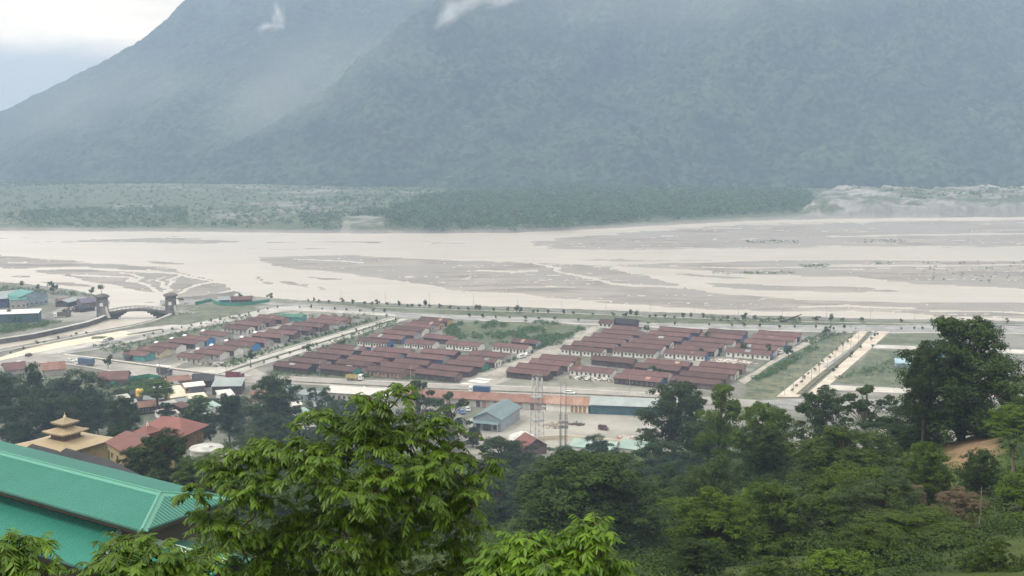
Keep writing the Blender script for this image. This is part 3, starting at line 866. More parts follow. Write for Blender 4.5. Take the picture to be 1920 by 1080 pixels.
# main road along the house fronts
road('road', [(-160, 655), (0, 672), (64, 657), (112, 661), (360, 694), (455, 702), (551, 706), (680, 712), (803, 718), (950, 722.5), (1050, 727), (1240, 738), (1420, 750)],
     [(-160, 690), (0, 684), (66, 677), (120, 680), (169, 687), (296, 709.5), (460, 717), (551, 720), (680, 726), (850, 735), (1100, 744), (1240, 752), (1420, 764)], .20, M_ASPH, n=90)
strip('median_strip', [(112, 663), (200, 673), (360, 694.5), (470, 704)], 1.6, .42, M_KERB)
strip('median_strip', [(170, 671), (360, 697), (440, 707)], 1.1, .36, M_MED)
strip('median_strip', [(551, 715), (690, 722), (810, 728), (960, 733.5), (1060, 737), (1230, 745)], 1.3, .42, M_MED)
strip('kerb', [(66, 678), (120, 681), (169, 688), (296, 710.5), (400, 716)], 1.0, .5, M_KERB)
strip('kerb', [(551, 706.5), (803, 718.5), (1050, 727.5), (1240, 738.5)], .8, .34, M_KERB)
# left avenue, bending into the riverside road
road('avenue', [(60, 650), (97, 650), (174, 629.5), (250, 617), (322, 608.5), (345, 610), (358, 607.5), (520, 575), (551, 574), (604, 579.5), (737, 588)],
     [(66, 664), (112, 662.5), (180, 654), (250, 639), (300, 628), (400, 608), (440, 600), (520, 584.5), (548, 582), (588, 583.5), (745, 593.5)], .24, M_PALE, n=80)
road('avenue', [(112, 661.5), (180, 647), (250, 630), (330, 615)], [(126, 662), (190, 651), (262, 633.5), (340, 617)], .30, M_ASPH2)
road('pavement', [(-160, 692), (0, 670), (64, 650), (174, 629.5), (228, 620)], [(-160, 712), (0, 676), (97, 655), (197, 637), (262, 626)], .38, M_CREAM)
strip('median_strip', [(238, 627), (255, 625), (304, 616.5)], 3.2, .42, M_MED)
strip('median_strip', [(172, 633), (186, 632.5), (197, 632.5)], 6.5, .5, mat('planted_bed', (.10, .13, .04), .9, .4, 1.0, c2=(.18, .19, .07)))
strip('kerb', [(112, 664), (180, 655), (300, 629), (400, 609), (520, 585.5), (548, 583)], 1.2, .42, M_KERB)
# diagonal avenue between the left and middle blocks
road('avenue', [(376, 698), (480, 668), (735, 594)], [(408, 701), (480, 677.5), (745, 597)], .26, M_PALE)
road('avenue', [(414, 702), (480, 680.5), (750, 597.2)], [(440, 706), (482, 688), (765, 598.6)], .26, M_PALE)
strip('median_strip', [(414, 700.5), (482, 679), (748, 597)], 2.2, .34, M_MED)
strip('median_strip', [(470, 673.5), (600, 634.5), (738, 595)], .7, .36, M_MED)
# riverside road
road('promenade_road', [(300, 563), (440, 561), (520, 568), (640, 577), (760, 587), (900, 592.5), (1120, 600.5), (1240, 606.5), (1400, 609.5), (1560, 610), (1780, 608), (2050, 607)],
     [(300, 568), (440, 567), (520, 572), (640, 583), (760, 596), (900, 600), (1120, 607.5), (1240, 613.5), (1400, 617.5), (1560, 622), (1780, 622.5), (2050, 625)], .18, M_ASPH2, n=70)
strip('kerb', [(760, 587.5), (900, 593), (1120, 601), (1240, 607), (1400, 610), (1560, 610.5)], 1.5, .34, M_PALE)
strip('kerb', [(900, 600.5), (1120, 608), (1240, 614), (1400, 618), (1560, 622.5), (1600, 623)], 2.0, .36, M_PALE)
strip('kerb', [(1660, 624), (1780, 623), (2000, 626)], 2.5, .36, M_PALE)
strip('path', [(700, 575.5), (850, 580.5), (1000, 585), (1200, 592), (1400, 600), (1600, 605), (1960, 611)], 1.5, .18, M_PALE)
# lanes inside the blocks
road('lane', [(858, 713), (930, 691), (985, 670), (1032, 650), (1093, 623), (1112, 611)], [(932, 713), (962, 693), (1008, 672), (1050, 652.5), (1115, 621), (1132, 610)], .10, M_DUST)
road('lane', [(1384, 713), (1420, 693), (1470, 660), (1518, 637), (1532, 632)], [(1396, 721), (1440, 687), (1482, 664), (1530, 640), (1548, 633)], .10, M_DUST)
road('lane', [(296, 690), (330, 680), (520, 622), (610, 596)], [(312, 696), (345, 681), (528, 626), (622, 597)], .08, M_DUST)
# right avenue and its cross streets
road('avenue', [(1455, 744), (1600, 629), (1611, 621)], [(1497, 744), (1603, 651), (1630, 621)], .30, M_PAVE)
road('avenue', [(1507, 744), (1612, 651), (1634, 621)], [(1530, 744), (1635, 651.5), (1668, 622)], .30, M_PAVE)
strip('median_strip', [(1498, 739), (1532, 709), (1606, 651), (1632, 621.5)], 2.6, .40, M_MED)
road('lane', [(1543, 688), (1620, 634), (1640, 621)], [(1550, 690), (1628, 635), (1646, 621)], .36, M_ASPH2)
road('lane', [(1632, 646), (1732, 649.5), (1960, 657)], [(1638, 652.5), (1740, 656), (1960, 665)], .30, M_PALE)
road('lane', [(1545, 721), (1716, 729), (1960, 741)], [(1530, 729.5), (1720, 738.5), (1960, 752)], .30, M_PALE)
strip('median_strip', [(1535, 725.5), (1718, 734), (1960, 747)], .8, .42, M_CREAM)
road('lane', [(1400, 752), (1560, 745), (1740, 752), (1960, 764)], [(1400, 770), (1560, 768), (1740, 775), (1960, 790)], .12, M_ASPH2)

# ------------------------------------------------------------------ channel walls, gate towers and bridge
M_STONE = mat('weathered_stone', (.13, .125, .12), .9, .35, .5, c2=(.22, .21, .20))
M_WALLD = mat('damp_masonry', (.085, .085, .09), .85, .35, .3, c2=(.15, .148, .145))
M_CONC = mat('light_concrete', (.46, .45, .42), .8, .2, .3, c2=(.58, .57, .54))


def wallstrip(name, label, line, zt, zb, th, m, cap=None, px_z=0.0):
    p = [G(*q, px_z) for q in resample(line, 50)]
    n = len(p); L, R = [], []
    for i in range(n):
        d = (p[min(i + 1, n - 1)] - p[max(i - 1, 0)]); d.z = 0; d.normalize(); s = Vector((-d.y, d.x, 0)) * th * .5
        L.append((p[i] + s).to_2d()); R.append((p[i] - s).to_2d())

    def run(z0, z1, grow, mm, nm, par):
        mb = MB()
        c = [(L[i] + R[i]) * .5 for i in range(n)]
        l = [c[i] + (L[i] - c[i]) * grow for i in range(n)]; r = [c[i] + (R[i] - c[i]) * grow for i in range(n)]
        for i in range(n - 1):
            mb.hexa([(*r[i], z0), (*r[i + 1], z0), (*l[i + 1], z0), (*l[i], z0), (*r[i], z1), (*r[i + 1], z1), (*l[i + 1], z1), (*l[i], z1)])
        return mb.build(nm, mm, par)
    o = run(zb, zt, 1.0, m, name, None)
    tag(o, label, 'wall')
    if cap:
        run(zt + .003, zt + .35, 1.25, cap, 'coping', o)
    return o


wallstrip('retaining_wall', 'tall dark masonry flood wall along the far bank of the side channel', [(-160, 664), (0, 638), (60, 629), (120, 616), (160, 607), (190, 597), (205, 588)], .7, -4.2, 1.6, M_WALLD, M_CONC)
wallstrip('retaining_wall', 'pale curved channel wall sweeping from the gate tower along the grass wedge', [(326, 578), (330, 584), (318, 593), (290, 604.5), (240, 617), (170, 629), (80, 648), (0, 663), (-160, 696)], .9, -3.6, 1.5, M_CONC, M_PALE)
GA, GB = G(193, 592), G(321, 589.5)
du = (GB - GA).normalized(); RZ = math.atan2(du.y, du.x)


def gate_tower(loc, label):
    r = thing('gate_tower', label, 'gate tower', loc, RZ, 'gate towers at the ends of the arched bridge')
    MB().frus(0, 0, -1, 9.6, 3.3, 2.9, 2.75, 2.4).box(-2.95, 2.95, -2.6, 2.6, 9.603, 10.5).build('shaft', M_STONE, r)
    MB().lathe([(2.6, 10.503), (3.1, 10.9), (4.3, 11.5), (4.5, 12.0), (4.3, 12.4), (3.2, 13.0), (1.6, 13.5), (.3, 13.7)], k=8).build('cap', mat('cap_slate', (.11, .10, .095), .85, .3, .6, c2=(.19, .165, .15)), r)
    MB().tube([(0, 0, 13.6), (0, 0, 15.1)], [.25, .06]).build('finial', M_CONC, r)
    MB().box(-.95, .95, -2.95, -2.75, 6.2, 8.2).build('emblem_panel', mat('white_panel', (.72, .71, .68), .6, .1), r)
    mb = MB()
    for k in range(7):
        a = k / 7
        mb.box(2.3 - .1 * a + .9 * (1 - a) ** 2, 3.5 + 1.6 * (1 - a) ** 2, -3.4, -2.4, -1 + 7 * a, -1 + 7 * (a + 1 / 7) - .01)
    mb.build('buttress', M_CONC, r)
    return r


gate_tower(GA, 'grey stone gate tower with mushroom cap and white panel, town end of bridge')
gate_tower(GB, 'grey stone gate tower with mushroom cap beside the pale curved wall, field end')
span = (GB - GA).length
br = thing('arched_bridge', 'dark arched bridge with stepped brackets spanning between the two gate towers', 'bridge', (GA + GB) / 2, RZ)
hs_ = span / 2 - 3.4
mb = MB(); N = 26
zc = lambda x: 1.9 + 2.1 * (1 - (x / hs_) ** 2)
xs = [-hs_ + 2 * hs_ * i / N for i in range(N + 1)]
for i in range(N):
    a_, b_ = xs[i], xs[i + 1]
    mb.hexa([(a_, -2.2, zc(a_) - 1.3), (b_, -2.2, zc(b_) - 1.3), (b_, 2.2, zc(b_) - 1.3), (a_, 2.2, zc(a_) - 1.3), (a_, -2.2, zc(a_)), (b_, -2.2, zc(b_)), (b_, 2.2, zc(b_)), (a_, 2.2, zc(a_))])
mb.build('deck', mat('dark_timber', (.085, .08, .08), .8, .3, .4, c2=(.16, .15, .145)), br)
for sgn in (-1, 1):
    mb = MB()
    for k in range(6):
        x1 = hs_ - .01; x0 = hs_ * (1 - (.62 - .10 * k))
        y = sorted((sgn * x0, sgn * x1))
        mb.box(y[0], y[1], -1.9, 1.9, zc(x0) - 1.32 - .9 * (k + 1), zc(x0) - 1.33 - .9 * k)
    mb.build('bracket_tier', mat('bracket_timber', (.05, .047, .05), .85, .3, .4), br)
for y in (-2.15, 2.15):
    mb = MB(); mb.tube([(x, y, zc(x) + 1.5) for x in xs], .16, 5)
    for x in xs[::2]:
        mb.tube([(x, y, zc(x) - .1), (x, y, zc(x) + 1.5)], .12, 5)
    mb.build('railing', M_STONE, br)

# ------------------------------------------------------------------ the long houses
M_RUST = sheetmat('rusty_roofing', (.175, .092, .072), (.235, .142, .115), 1.3, 0, .8, .15, .12, stain=(.13, .07, .055), sscale=.35)
M_RUST2 = sheetmat('orange_roofing', (.30, .155, .11), (.42, .29, .235), 1.3, 0, .8, .15, .12, stain=(.21, .10, .07), sscale=.4)
M_GREYR = sheetmat('grey_roofing', (.22, .25, .25), (.29, .32, .32), .6, 0, .5, .35, .04)
M_BLUER = sheetmat('blue_grey_roofing', (.15, .22, .24), (.20, .28, .30), .5, 0, .45, .4, .04)
M_TEALW = mat('teal_cladding', (.050, .105, .135), .55, .2, .3, c2=(.07, .14, .17))
M_PALER = sheetmat('pale_roofing', (.55, .53, .50), (.64, .62, .59), .6, 0, .5, .3, .03)
M_MINT = sheetmat('mint_roofing', (.26, .36, .325), (.33, .42, .385), .6, 0, .5, .3, .03)
M_TEALR = sheetmat('teal_roofing', (.07, .22, .195), (.10, .27, .235), .6, 0, .5, .3, .03)
M_DKR = sheetmat('dark_roofing', (.030, .030, .035), (.048, .048, .054), .6, 0, .7, .15, .03)
M_REDR = sheetmat('red_roofing', (.150, .055, .046), (.195, .075, .062), .5, 0, .5, .35, .03)
M_BLUEC = mat('pale_blue_cladding', (.27, .32, .36), .6, .12, .3, c2=(.33, .38, .42))
M_TARP = mat('blue_tarp', (.16, .28, .58), .5, .2, .6)
M_ROOF = sheetmat('maroon_roofing', (.088, .046, .041), (.132, .066, .060), .55, 0, .6, .25, .05, stain=(.115, .075, .06))
M_RIDGE = mat('ridge_cap', (.13, .055, .05), .6, .2, .5)
WALLS = {'white': mat('white_wall', (.70, .68, .64), .75, .12, .5, c2=(.80, .78, .75)), 'grey': mat('grey_render', (.36, .35, .335), .8, .2, .5, c2=(.47, .455, .43)),
         'dark': mat('dark_wall_and_shade', (.060, .047, .052), .8, .35, .7, c2=(.10, .078, .08)), 'blue': mat('blue_sheet_wall', (.055, .125, .28), .6, .2, .5, c2=(.08, .165, .35)),  # the dark wall also stands in for shade in open fronts and verandas
         'brightblue': mat('bright_blue_wall', (.06, .22, .47), .55, .12, .5), 'navy': mat('navy_wall', (.055, .075, .165), .6, .25, .5), 'teal': mat('teal_sheet_wall', (.075, .27, .27), .6, .2, .5, c2=(.12, .36, .34)),
         'pink': mat('faded_pink_wall', (.31, .19, .17), .8, .2, .5, c2=(.40, .25, .225)), 'peach': mat('peach_wall', (.52, .36, .25), .8, .15, .5, c2=(.60, .43, .31)), 'yellow': mat('yellow_wall', (.56, .42, .16), .8, .15, .5, c2=(.64, .5, .22)),
         'cream': mat('cream_wall', (.55, .46, .32), .8, .15, .5, c2=(.64, .55, .40)), 'tan': mat('tan_wall', (.33, .215, .12), .8, .2, .5, c2=(.42, .28, .16)), 'green': mat('green_wall', (.05, .22, .15), .6, .2, .5),
         'bluegrey': mat('blue_grey_wall', (.25, .32, .38), .7, .2, .5, c2=(.34, .40, .46)), 'purple': mat('purple_grey_wall', (.15, .105, .115), .8, .25, .5, c2=(.21, .15, .155))}
M_PANE = mat('dark_opening', (.030, .032, .035), .35, .3, 1.0, spec=.5)
M_FRAME = mat('window_frame', (.42, .38, .34), .7, .2, 1.0)
M_DOOR = mat('door_leaf', (.09, .075, .07), .6, .4, 1.0, c2=(.16, .13, .12))
M_WHITE = mat('bright_white_panel', (.80, .80, .80), .4, .05)
U = Vector((.905, -.425, 0)).normalized()
ORD = ['zero', 'first', 'second', 'third', 'fourth', 'fifth', 'sixth', 'seventh', 'eighth', 'ninth', 'tenth', 'eleventh', 'twelfth', 'thirteenth', 'fourteenth', 'fifteenth', 'sixteenth', 'seventeenth', 'eighteenth', 'nineteenth', 'twentieth']
TENS = ['', '', 'twenty', 'thirty', 'forty', 'fifty', 'sixty', 'seventy']


def ordn(n):
    return ORD[n] if n <= 20 else (TENS[n // 10] + '-' + ORD[n % 10] if n % 10 else TENS[n // 10][:-1] + 'ieth')


EAVE = 2.75
_angs = []
_hr = random.Random(99)


def long_house(tr, front, gable, label, group, win=0, doors=(), panel=False, gdoor=False, u=None):
    L, R = G(tr[0], tr[1], EAVE), G(tr[2], tr[3], EAVE)
    u = u or U; v = Vector((-u.y, u.x, 0))
    _angs.append(math.degrees(math.atan2((R - L).y, (R - L).x)))
    ln = max((R - L).dot(u), 8.0)
    W, BD = 4.35, 3.75
    c = (L + R) / 2 + v * W; c.z = 0
    r = thing('long_house', label, 'house', c, math.atan2(u.y, u.x), group)
    h = ln / 2 - .45; rh = EAVE + W * math.tan(math.radians(17.5))
    sl = math.tan(math.radians(17.5))
    zt = EAVE + (W - BD) * sl - .14
    MB().xprism([(-BD, -.4), (BD, -.4), (BD, zt), (0, rh - .16), (-BD, zt)], -h, h, 0, 1).build('wall', [WALLS[front], WALLS[gable]], r)
    mb = MB(); e = ln / 2
    for s in (-1, 1):
        q = [(-e, s * W, EAVE), (e, s * W, EAVE), (e, 0, rh), (-e, 0, rh)]
        mb.slab(q if s < 0 else q[::-1], .13)
    mb.tube([(-e, 0, rh + .02), (e, 0, rh + .02)], .16, 6)
    mb.build('roof', [M_ROOF], r)
    if win:
        st = 2 * h / win
        for k in range(win):
            x = -h + st * (k + .5)
            if k in doors:
                MB().box(x - .5, x + .5, -BD - .06, -BD + .02, -.2, 2.15).build('door', M_DOOR, r)
            else:
                o = MB().box(x - .52, x + .52, -BD - .05, -BD + .02, .85, 2.05).build('window', M_FRAME, r)
                MB().box(x - .40, x + .40, -BD - .08, -BD - .053, .95, 1.97).build('pane', M_PANE, o)
    if gdoor:
        MB().box(h - .02, h + .06, -1.9, -.7, -.2, 2.2).build('door', M_DOOR, r)
        o = MB().box(h - .02, h + .05, .7, 2.0, .9, 2.1).build('window', M_FRAME, r)
        MB().box(h + .053, h + .08, .85, 1.85, 1.0, 2.0).build('pane', M_PANE, o)
    q_ = _hr.random()
    if q_ < .30:
        x_ = _hr.uniform(-h * .7, h * .5); w_ = _hr.uniform(1.5, 3.2); f_ = _hr.uniform(.12, .55)
        z_ = lambda y: EAVE + (W + y) * (rh - EAVE) / W + .035
        MB().slab([(x_, -W * (1 - f_), z_(-W * (1 - f_))), (x_ + w_, -W * (1 - f_), z_(-W * (1 - f_))), (x_ + w_, -W * .1, z_(-W * .1)), (x_, -W * .1, z_(-W * .1))], .03).build('roof_patch', _hr.choice([M_RUST, M_GREYR, M_RUST2, M_RIDGE]), r)
    if .2 < q_ < .42 and not win:
        x_ = _hr.uniform(-h * .8, h * .4); w_ = _hr.uniform(2.5, 4.5)
        MB().slab([(x_, -BD - 2.4, 1.95), (x_ + w_, -BD - 2.4, 1.95), (x_ + w_, -BD - .02, 2.45), (x_, -BD - .02, 2.45)], .08).box(x_ + .1, x_ + w_ - .1, -BD - 2.2, -BD - .02, -.2, 1.85).build('annex', _hr.choice([WALLS['grey'], WALLS['dark'], M_RUST, WALLS['blue'], M_GREYR]), r)
    if .55 < q_ < .68:
        MB().lathe([(.55, -.1), (.55, 1.2), (.4, 1.4), (.15, 1.5)], h + 1.3, _hr.uniform(-2, 2), 12).build('water_butt', M_DKR, r)
    if panel:
        MB().slab([(-e - .4, -1.9, rh - .25), (-e + 1.6, -1.9, rh - .25), (-e + 1.6, -.3, rh + .35), (-e - .4, -.3, rh + .35)], .12).build('skylight_panel', M_WHITE, r)
    return r


WN = {'white': 'white', 'grey': 'grey', 'dark': 'dark', 'blue': 'blue', 'brightblue': 'bright blue', 'navy': 'navy', 'teal': 'teal', 'pink': 'pink', 'peach': 'peach', 'yellow': 'yellow', 'cream': 'cream', 'tan': 'tan', 'green': 'green', 'bluegrey': 'blue grey', 'purple': 'purple grey'}
# per block, per column: (left x, y, right x, y of the front eave), front wall, gable wall, extras
BLOCKS = {
    ('left block', 'outer'): [((224, 664.5, 274.7, 667.5), 'teal', 'teal', ''), ((249, 656.5, 307.5, 659.5), 'cream', 'cream', 'w4'), ((279, 649, 334, 652), 'grey', 'white', 'p'), ((307.5, 641.5, 370.4, 644.5), 'dark', 'grey', 'p'), ((334, 635.5, 389, 639), 'dark', 'brightblue', 'p'),
                              ((369, 626.5, 423, 630), 'grey', 'grey', 'p'), ((415.5, 614.5, 463, 618.5), 'grey', 'white', 'w6g'), ((437, 607.5, 484.6, 611), 'dark', 'grey', 'g'), ((458, 601.5, 505, 605), 'dark', 'purple', ''), ((478, 595.5, 528, 600), 'dark', 'pink', '')],
    ('left block', 'inner'): [((325, 669.5, 380, 673), 'grey', 'grey', 'w5'), ((357, 661.5, 415.5, 665), 'grey', 'white', 'pw5'), ((383.6, 654, 442, 657.5), 'dark', 'white', 'p'), ((412, 645.5, 474, 649.5), 'grey', 'brightblue', 'p'), ((442, 638.5, 498.8, 642.3), 'dark', 'grey', 'p'), ((468, 629.5, 527.8, 634), 'dark', 'grey', 'p'),
                              ((494, 623, 551, 627.5), 'dark', 'purple', ''), ((520, 616, 579, 620.5), 'dark', 'purple', ''), ((543.7, 609.5, 604, 614), 'dark', 'purple', ''), ((570, 603, 636, 608), 'grey', 'grey', ''), ((593, 597, 646.5, 601.6), 'dark', 'tan', '')],
    ('middle block', 'first'): [((506.6, 686, 579, 691.5), 'dark', 'dark', ''), ((536.7, 677.5, 607.5, 682.5), 'dark', 'grey', ''), ((561.5, 669, 634, 674), 'dark', 'blue', ''), ((588, 661, 659, 665.7), 'dark', 'navy', ''), ((612.8, 652.9, 683.6, 657.5), 'dark', 'blue', ''), ((664, 640, 728, 643.5), 'white', 'blue', 'w11'),
                                ((687, 632.5, 756, 636), 'dark', 'blue', ''), ((712, 625, 779, 628.5), 'dark', 'grey', ''), ((731.5, 617, 793.4, 621), 'grey', 'white', ''), ((752, 611.5, 804, 615.5), 'dark', 'grey', 'g'), ((766, 606.5, 823, 610.5), 'cream', 'peach', 'g'), ((782, 600, 840, 604), 'dark', 'yellow', '')],
    ('middle block', 'second'): [((591.6, 691, 664, 696.5), 'dark', 'teal', ''), ((625, 681.5, 692.5, 686.5), 'pink', 'pink', ''), ((646.5, 674, 715.5, 679), 'dark', 'pink', ''), ((671, 665.5, 747, 670.5), 'dark', 'bluegrey', ''), ((695, 657.5, 767, 662), 'dark', 'grey', ''), ((755, 642.5, 812, 647), 'white', 'white', 'w11'), ((790, 633, 848, 637), 'dark', 'grey', '')],
    ('middle block', 'third'): [((682, 694, 756, 700), 'pink', 'pink', 'w9'), ((712, 687, 781, 692.5), 'pink', 'pink', ''), ((733, 679.5, 802, 684.5), 'dark', 'purple', ''), ((758, 669.5, 833, 674.5), 'navy', 'bluegrey', ''), ((784, 661, 854, 665.5), 'dark', 'dark', ''), ((832, 645.5, 898.8, 650), 'white', 'white', 'w10')],
    ('middle block', 'fourth'): [((773, 700, 855.6, 706.5), 'dark', 'purple', ''), ((799.4, 691.5, 883.8, 697), 'dark', 'dark', ''), ((829, 682, 906, 687.5), 'dark', 'green', ''), ((852, 674.5, 930.6, 679.5), 'dark', 'white', 'g'), ((876, 665, 947.5, 670), 'grey', 'grey', ''), ((919.4, 650, 988.8, 654.5), 'white', 'white', 'w10'), ((956, 641, 1005.6, 645), 'dark', 'bluegrey', '')],
    ('right block', 'first'): [((944.7, 698, 1028, 704), 'dark', 'dark', ''), ((962.5, 689.5, 1047, 695), 'dark', 'purple', ''), ((988, 681, 1067.5, 686), 'dark', 'white', 'g'), ((1008, 672.5, 1080.6, 677.5), 'dark', 'tan', ''), ((1047.5, 655, 1130, 660.5), 'white', 'white', 'w11g'), ((1068, 647, 1152.5, 652), 'dark', 'white', 'g'), ((1087, 639, 1167.5, 643.7), 'dark', 'white', 'g'),
                               ((1105.6, 631.5, 1182.5, 636), 'dark', 'grey', ''), ((1124.4, 624, 1203, 628.5), 'dark', 'white', ''), ((1143, 616.5, 1195, 620), 'dark', 'grey', '')],
    ('right block', 'second'): [((1148, 709.5, 1239, 716.5), 'dark', 'blue', 'w9'), ((1064, 694.5, 1149, 700), 'white', 'white', 'w9'), ((1163, 701, 1255, 707), 'dark', 'white', ''), ((1186, 689, 1274, 695), 'dark', 'dark', ''), ((1104.7, 675.5, 1188, 681), 'dark', 'purple', ''), ((1205, 681, 1293, 686.5), 'dark', 'dark', ''), ((1145, 658, 1229.4, 663.5), 'white', 'white', 'w11'), ((1162, 649.5, 1242.5, 655), 'grey', 'white', ''), ((1180.6, 641.8, 1257.5, 646.8), 'dark', 'white', 'g'),
                                ((1195.6, 634.5, 1278, 639.5), 'dark', 'navy', ''), ((1212.5, 627, 1293, 631.5), 'dark', 'blue', ''), ((1231, 619.5, 1312, 624), 'dark', 'dark', '')],
    ('right block', 'third'): [((1252, 714, 1351, 721), 'purple', 'purple', ''), ((1270.6, 704, 1364, 710.5), 'dark', 'purple', ''), ((1289, 695.5, 1381, 701.5), 'grey', 'white', 'g'), ((1308, 686.5, 1394, 692), 'dark', 'pink', ''), ((1242.5, 661.7, 1323, 667.3), 'white', 'blue', 'w10'), ((1261, 654, 1342, 659.3), 'dark', 'white', ''), ((1276, 647, 1357, 652.2), 'dark', 'white', 'g'),
                               ((1291, 639, 1375.6, 644), 'grey', 'white', ''), ((1310, 631, 1390.6, 635.7), 'dark', 'blue', ''), ((1323, 623.5, 1398, 627.5), 'dark', 'navy', '')],
    ('right block', 'fourth'): [((1358, 660, 1446, 665.5), 'white', 'blue', 'w9'), ((1377, 651.5, 1457.5, 656.5), 'grey', 'white', 'g'), ((1392, 643, 1472.5, 647.7), 'grey', 'blue', ''), ((1407, 634.5, 1491, 639), 'grey', 'white', 'g'), ((1417, 627, 1502.5, 631), 'dark', 'white', 'g')],
}
DOORSETS = {11: (2, 5, 8), 10: (2, 5, 7), 9: (1, 5), 6: (2, 4), 5: (3,), 4: (1,)}
for (blk, colm), rows in BLOCKS.items():
    for i, (tr, fr, gb, ex) in enumerate(rows):
        nw = int(''.join(c for c in ex if c.isdigit()) or 0)
        where = 'rearmost' if i == len(rows) - 1 else ('frontmost' if i == 0 else ordn(i + 1) + ' from the front')
        if fr == 'white': look = 'white fronted house with %s gable' % WN[gb].replace('grey-', '')
        elif fr == gb: look = '%s walled maroon roofed house' % WN[fr]
        else: look = 'long house with %s gable' % WN[gb]
        long_house(tr, fr, gb, '%s, %s, %s column of %s' % (look, where, colm, blk), 'long houses in rows', nw, DOORSETS.get(nw, ()), 'p' in ex, 'g' in ex)
print('house angles', np.median(_angs), np.round(_angs, 0).tolist())


# ------------------------------------------------------------------ other buildings
def gabled(name, label, cat, px, depth, eave, ridge, wall, roof, gz=0.0, oh=.5, along=True, group=None, win=0, door=False, mono=False, hip=0.0, end=None, dz=None, ridgeline=False):
    """front base line px=(xl,yl,xr,yr) on ground gz, depth metres behind it; ridge along the front or across it"""
    L, R = (G(px[0], px[1], gz), G(px[2], px[3], gz)) if dz is None else (P(px[0], px[1], dz[0]), P(px[2], px[3], dz[1]))
    d = R - L; d.z = 0; ln = d.length; d.normalize(); v = Vector((-d.y, d.x, 0))
    if ridgeline:
        L = L - v * depth / 2 - Vector((0, 0, ridge)); R = R - v * depth / 2 - Vector((0, 0, ridge))
    c = (L + R) / 2 + v * depth / 2; c.z = gz if dz is None else min(L.z, R.z)
    r = thing(name, label, cat, c, math.atan2(d.y, d.x), group)
    a, b = (ln / 2, depth / 2) if along else (depth / 2, ln / 2)
    rot = 0 if along else PI / 2
    wl = MB(); rf = MB(); t = .14
    zt = eave - .02
    if mono:
        wl.hexa([(-a, -b, -1), (a, -b, -1), (a, b, -1), (-a, b, -1), (-a, -b, eave - t), (a, -b, eave - t), (a, b, ridge - t), (-a, b, ridge - t)])
        k = (ridge - eave) / (2 * b) * oh
        rf.slab([(-a - oh, -b - oh, eave - k), (a + oh, -b - oh, eave - k), (a + oh, b + oh, ridge + k), (-a - oh, b + oh, ridge + k)], t)
    else:
        sl = (ridge - eave) / b
        if hip:
            wl.box(-a, a, -b, b, -1, eave - t)
            A, B = a + oh, b + oh; z0 = eave - sl * oh; hx = A - hip
            e = [(-A, -B, z0), (A, -B, z0), (A, B, z0), (-A, B, z0)]; k1, k2 = (-hx, 0, ridge), (hx, 0, ridge)
            lo = [Vector(q) - Vector((0, 0, t)) for q in e]
            rf.face([e[0], e[1], k2, k1]); rf.face([e[1], e[2], k2]); rf.face([e[2], e[3], k1, k2]); rf.face([e[3], e[0], k1])
            for i in range(4): rf.face([lo[i], lo[(i + 1) % 4], e[(i + 1) % 4], e[i]])
            rf.face([lo[3], lo[2], lo[1], lo[0]])
        else:
            wl.xprism([(-b, -1), (b, -1), (b, eave - t), (0, ridge - t), (-b, eave - t)], -a, a, 0, 1 if end else None)
            for s in (-1, 1):
                q = [(-a - oh, s * (b + oh), eave - sl * oh), (a + oh, s * (b + oh), eave - sl * oh), (a + oh, 0, ridge), (-a - oh, 0, ridge)]
                rf.slab(q if s < 0 else q[::-1], t)
    if rot:
        for m_ in (wl, rf): m_.v = [(-y, x, z) for x, y, z in m_.v]
    wl.build('wall', [wall, end] if end else wall, r); rf.build('roof', roof, r)
    fb = -depth / 2; fa = ln / 2
    if win:
        st = 2 * fa / win
        for k in range(win):
            x = -fa + st * (k + .5)
            if door and k % 4 == 2:
                MB().box(x - .6, x + .6, fb - .07, fb + .02, 0, 2.2).build('door', M_DOOR, r)
            else:
                o = MB().box(x - .65, x + .65, fb - .06, fb + .02, .9, 2.3).build('window', M_FRAME, r)
                MB().box(x - .5, x + .5, fb - .09, fb - .063, 1.02, 2.18).build('pane', M_PANE, o)
    return r



# long sheds behind the dusty yard
r = gabled('storage_shed', 'long low shed with rusty red corrugated roof behind the yard', 'shed', (764, 756, 1021, 770), 11, 3.5, 5.2, WALLS['grey'], M_RUST, oh=.6)
fb = -5.5
for k, x in enumerate(np.linspace(-27, 27, 22)):
    if k % 3 != 1:
        MB().box(x - .8, x + .8, fb - .08, fb + .02, .1, 2.7).build('door', WALLS[('pink', 'white', 'dark')[k % 3]], r)
r = gabled('storage_shed', 'shed section with faded orange striped roof between rusty shed and teal warehouse', 'shed', (1023, 770.2, 1103, 775), 11, 3.5, 5.3, WALLS['white'], M_RUST2, oh=.6)
for k, x in enumerate((2.2, 3.9, 5.6, 7.4)):
    MB().box(x - .6, x + .6, -5.58, -5.48, .1, 2.7).build('door', WALLS['tan'], r)
gabled('warehouse', 'teal clad warehouse with plain grey roof at the end of the sheds', 'warehouse', (1106, 776, 1240, 781), 13, 4.0, 5.8, M_TEALW, M_GREYR, oh=.4)
gabled('storage_shed', 'long shed with off white roof partly hidden by the dark sparse trees', 'shed', (612, 750, 728, 757), 12, 3.6, 5.0, WALLS['grey'], M_PALER, oh=.5, win=12, door=True)
r = gabled('workshop', 'blue grey gabled workshop with entrance awning beside the dusty yard', 'workshop', (887, 805, 939, 810), 22, 5.0, 7.6, M_BLUEC, M_BLUER, oh=.55, along=False)
MB().slab([(-5.6, -13.3, 3.35), (5.4, -13.3, 3.35), (5.4, -11.0, 3.95), (-5.6, -11.0, 3.95)], .12).build('awning', M_BLUER, r)
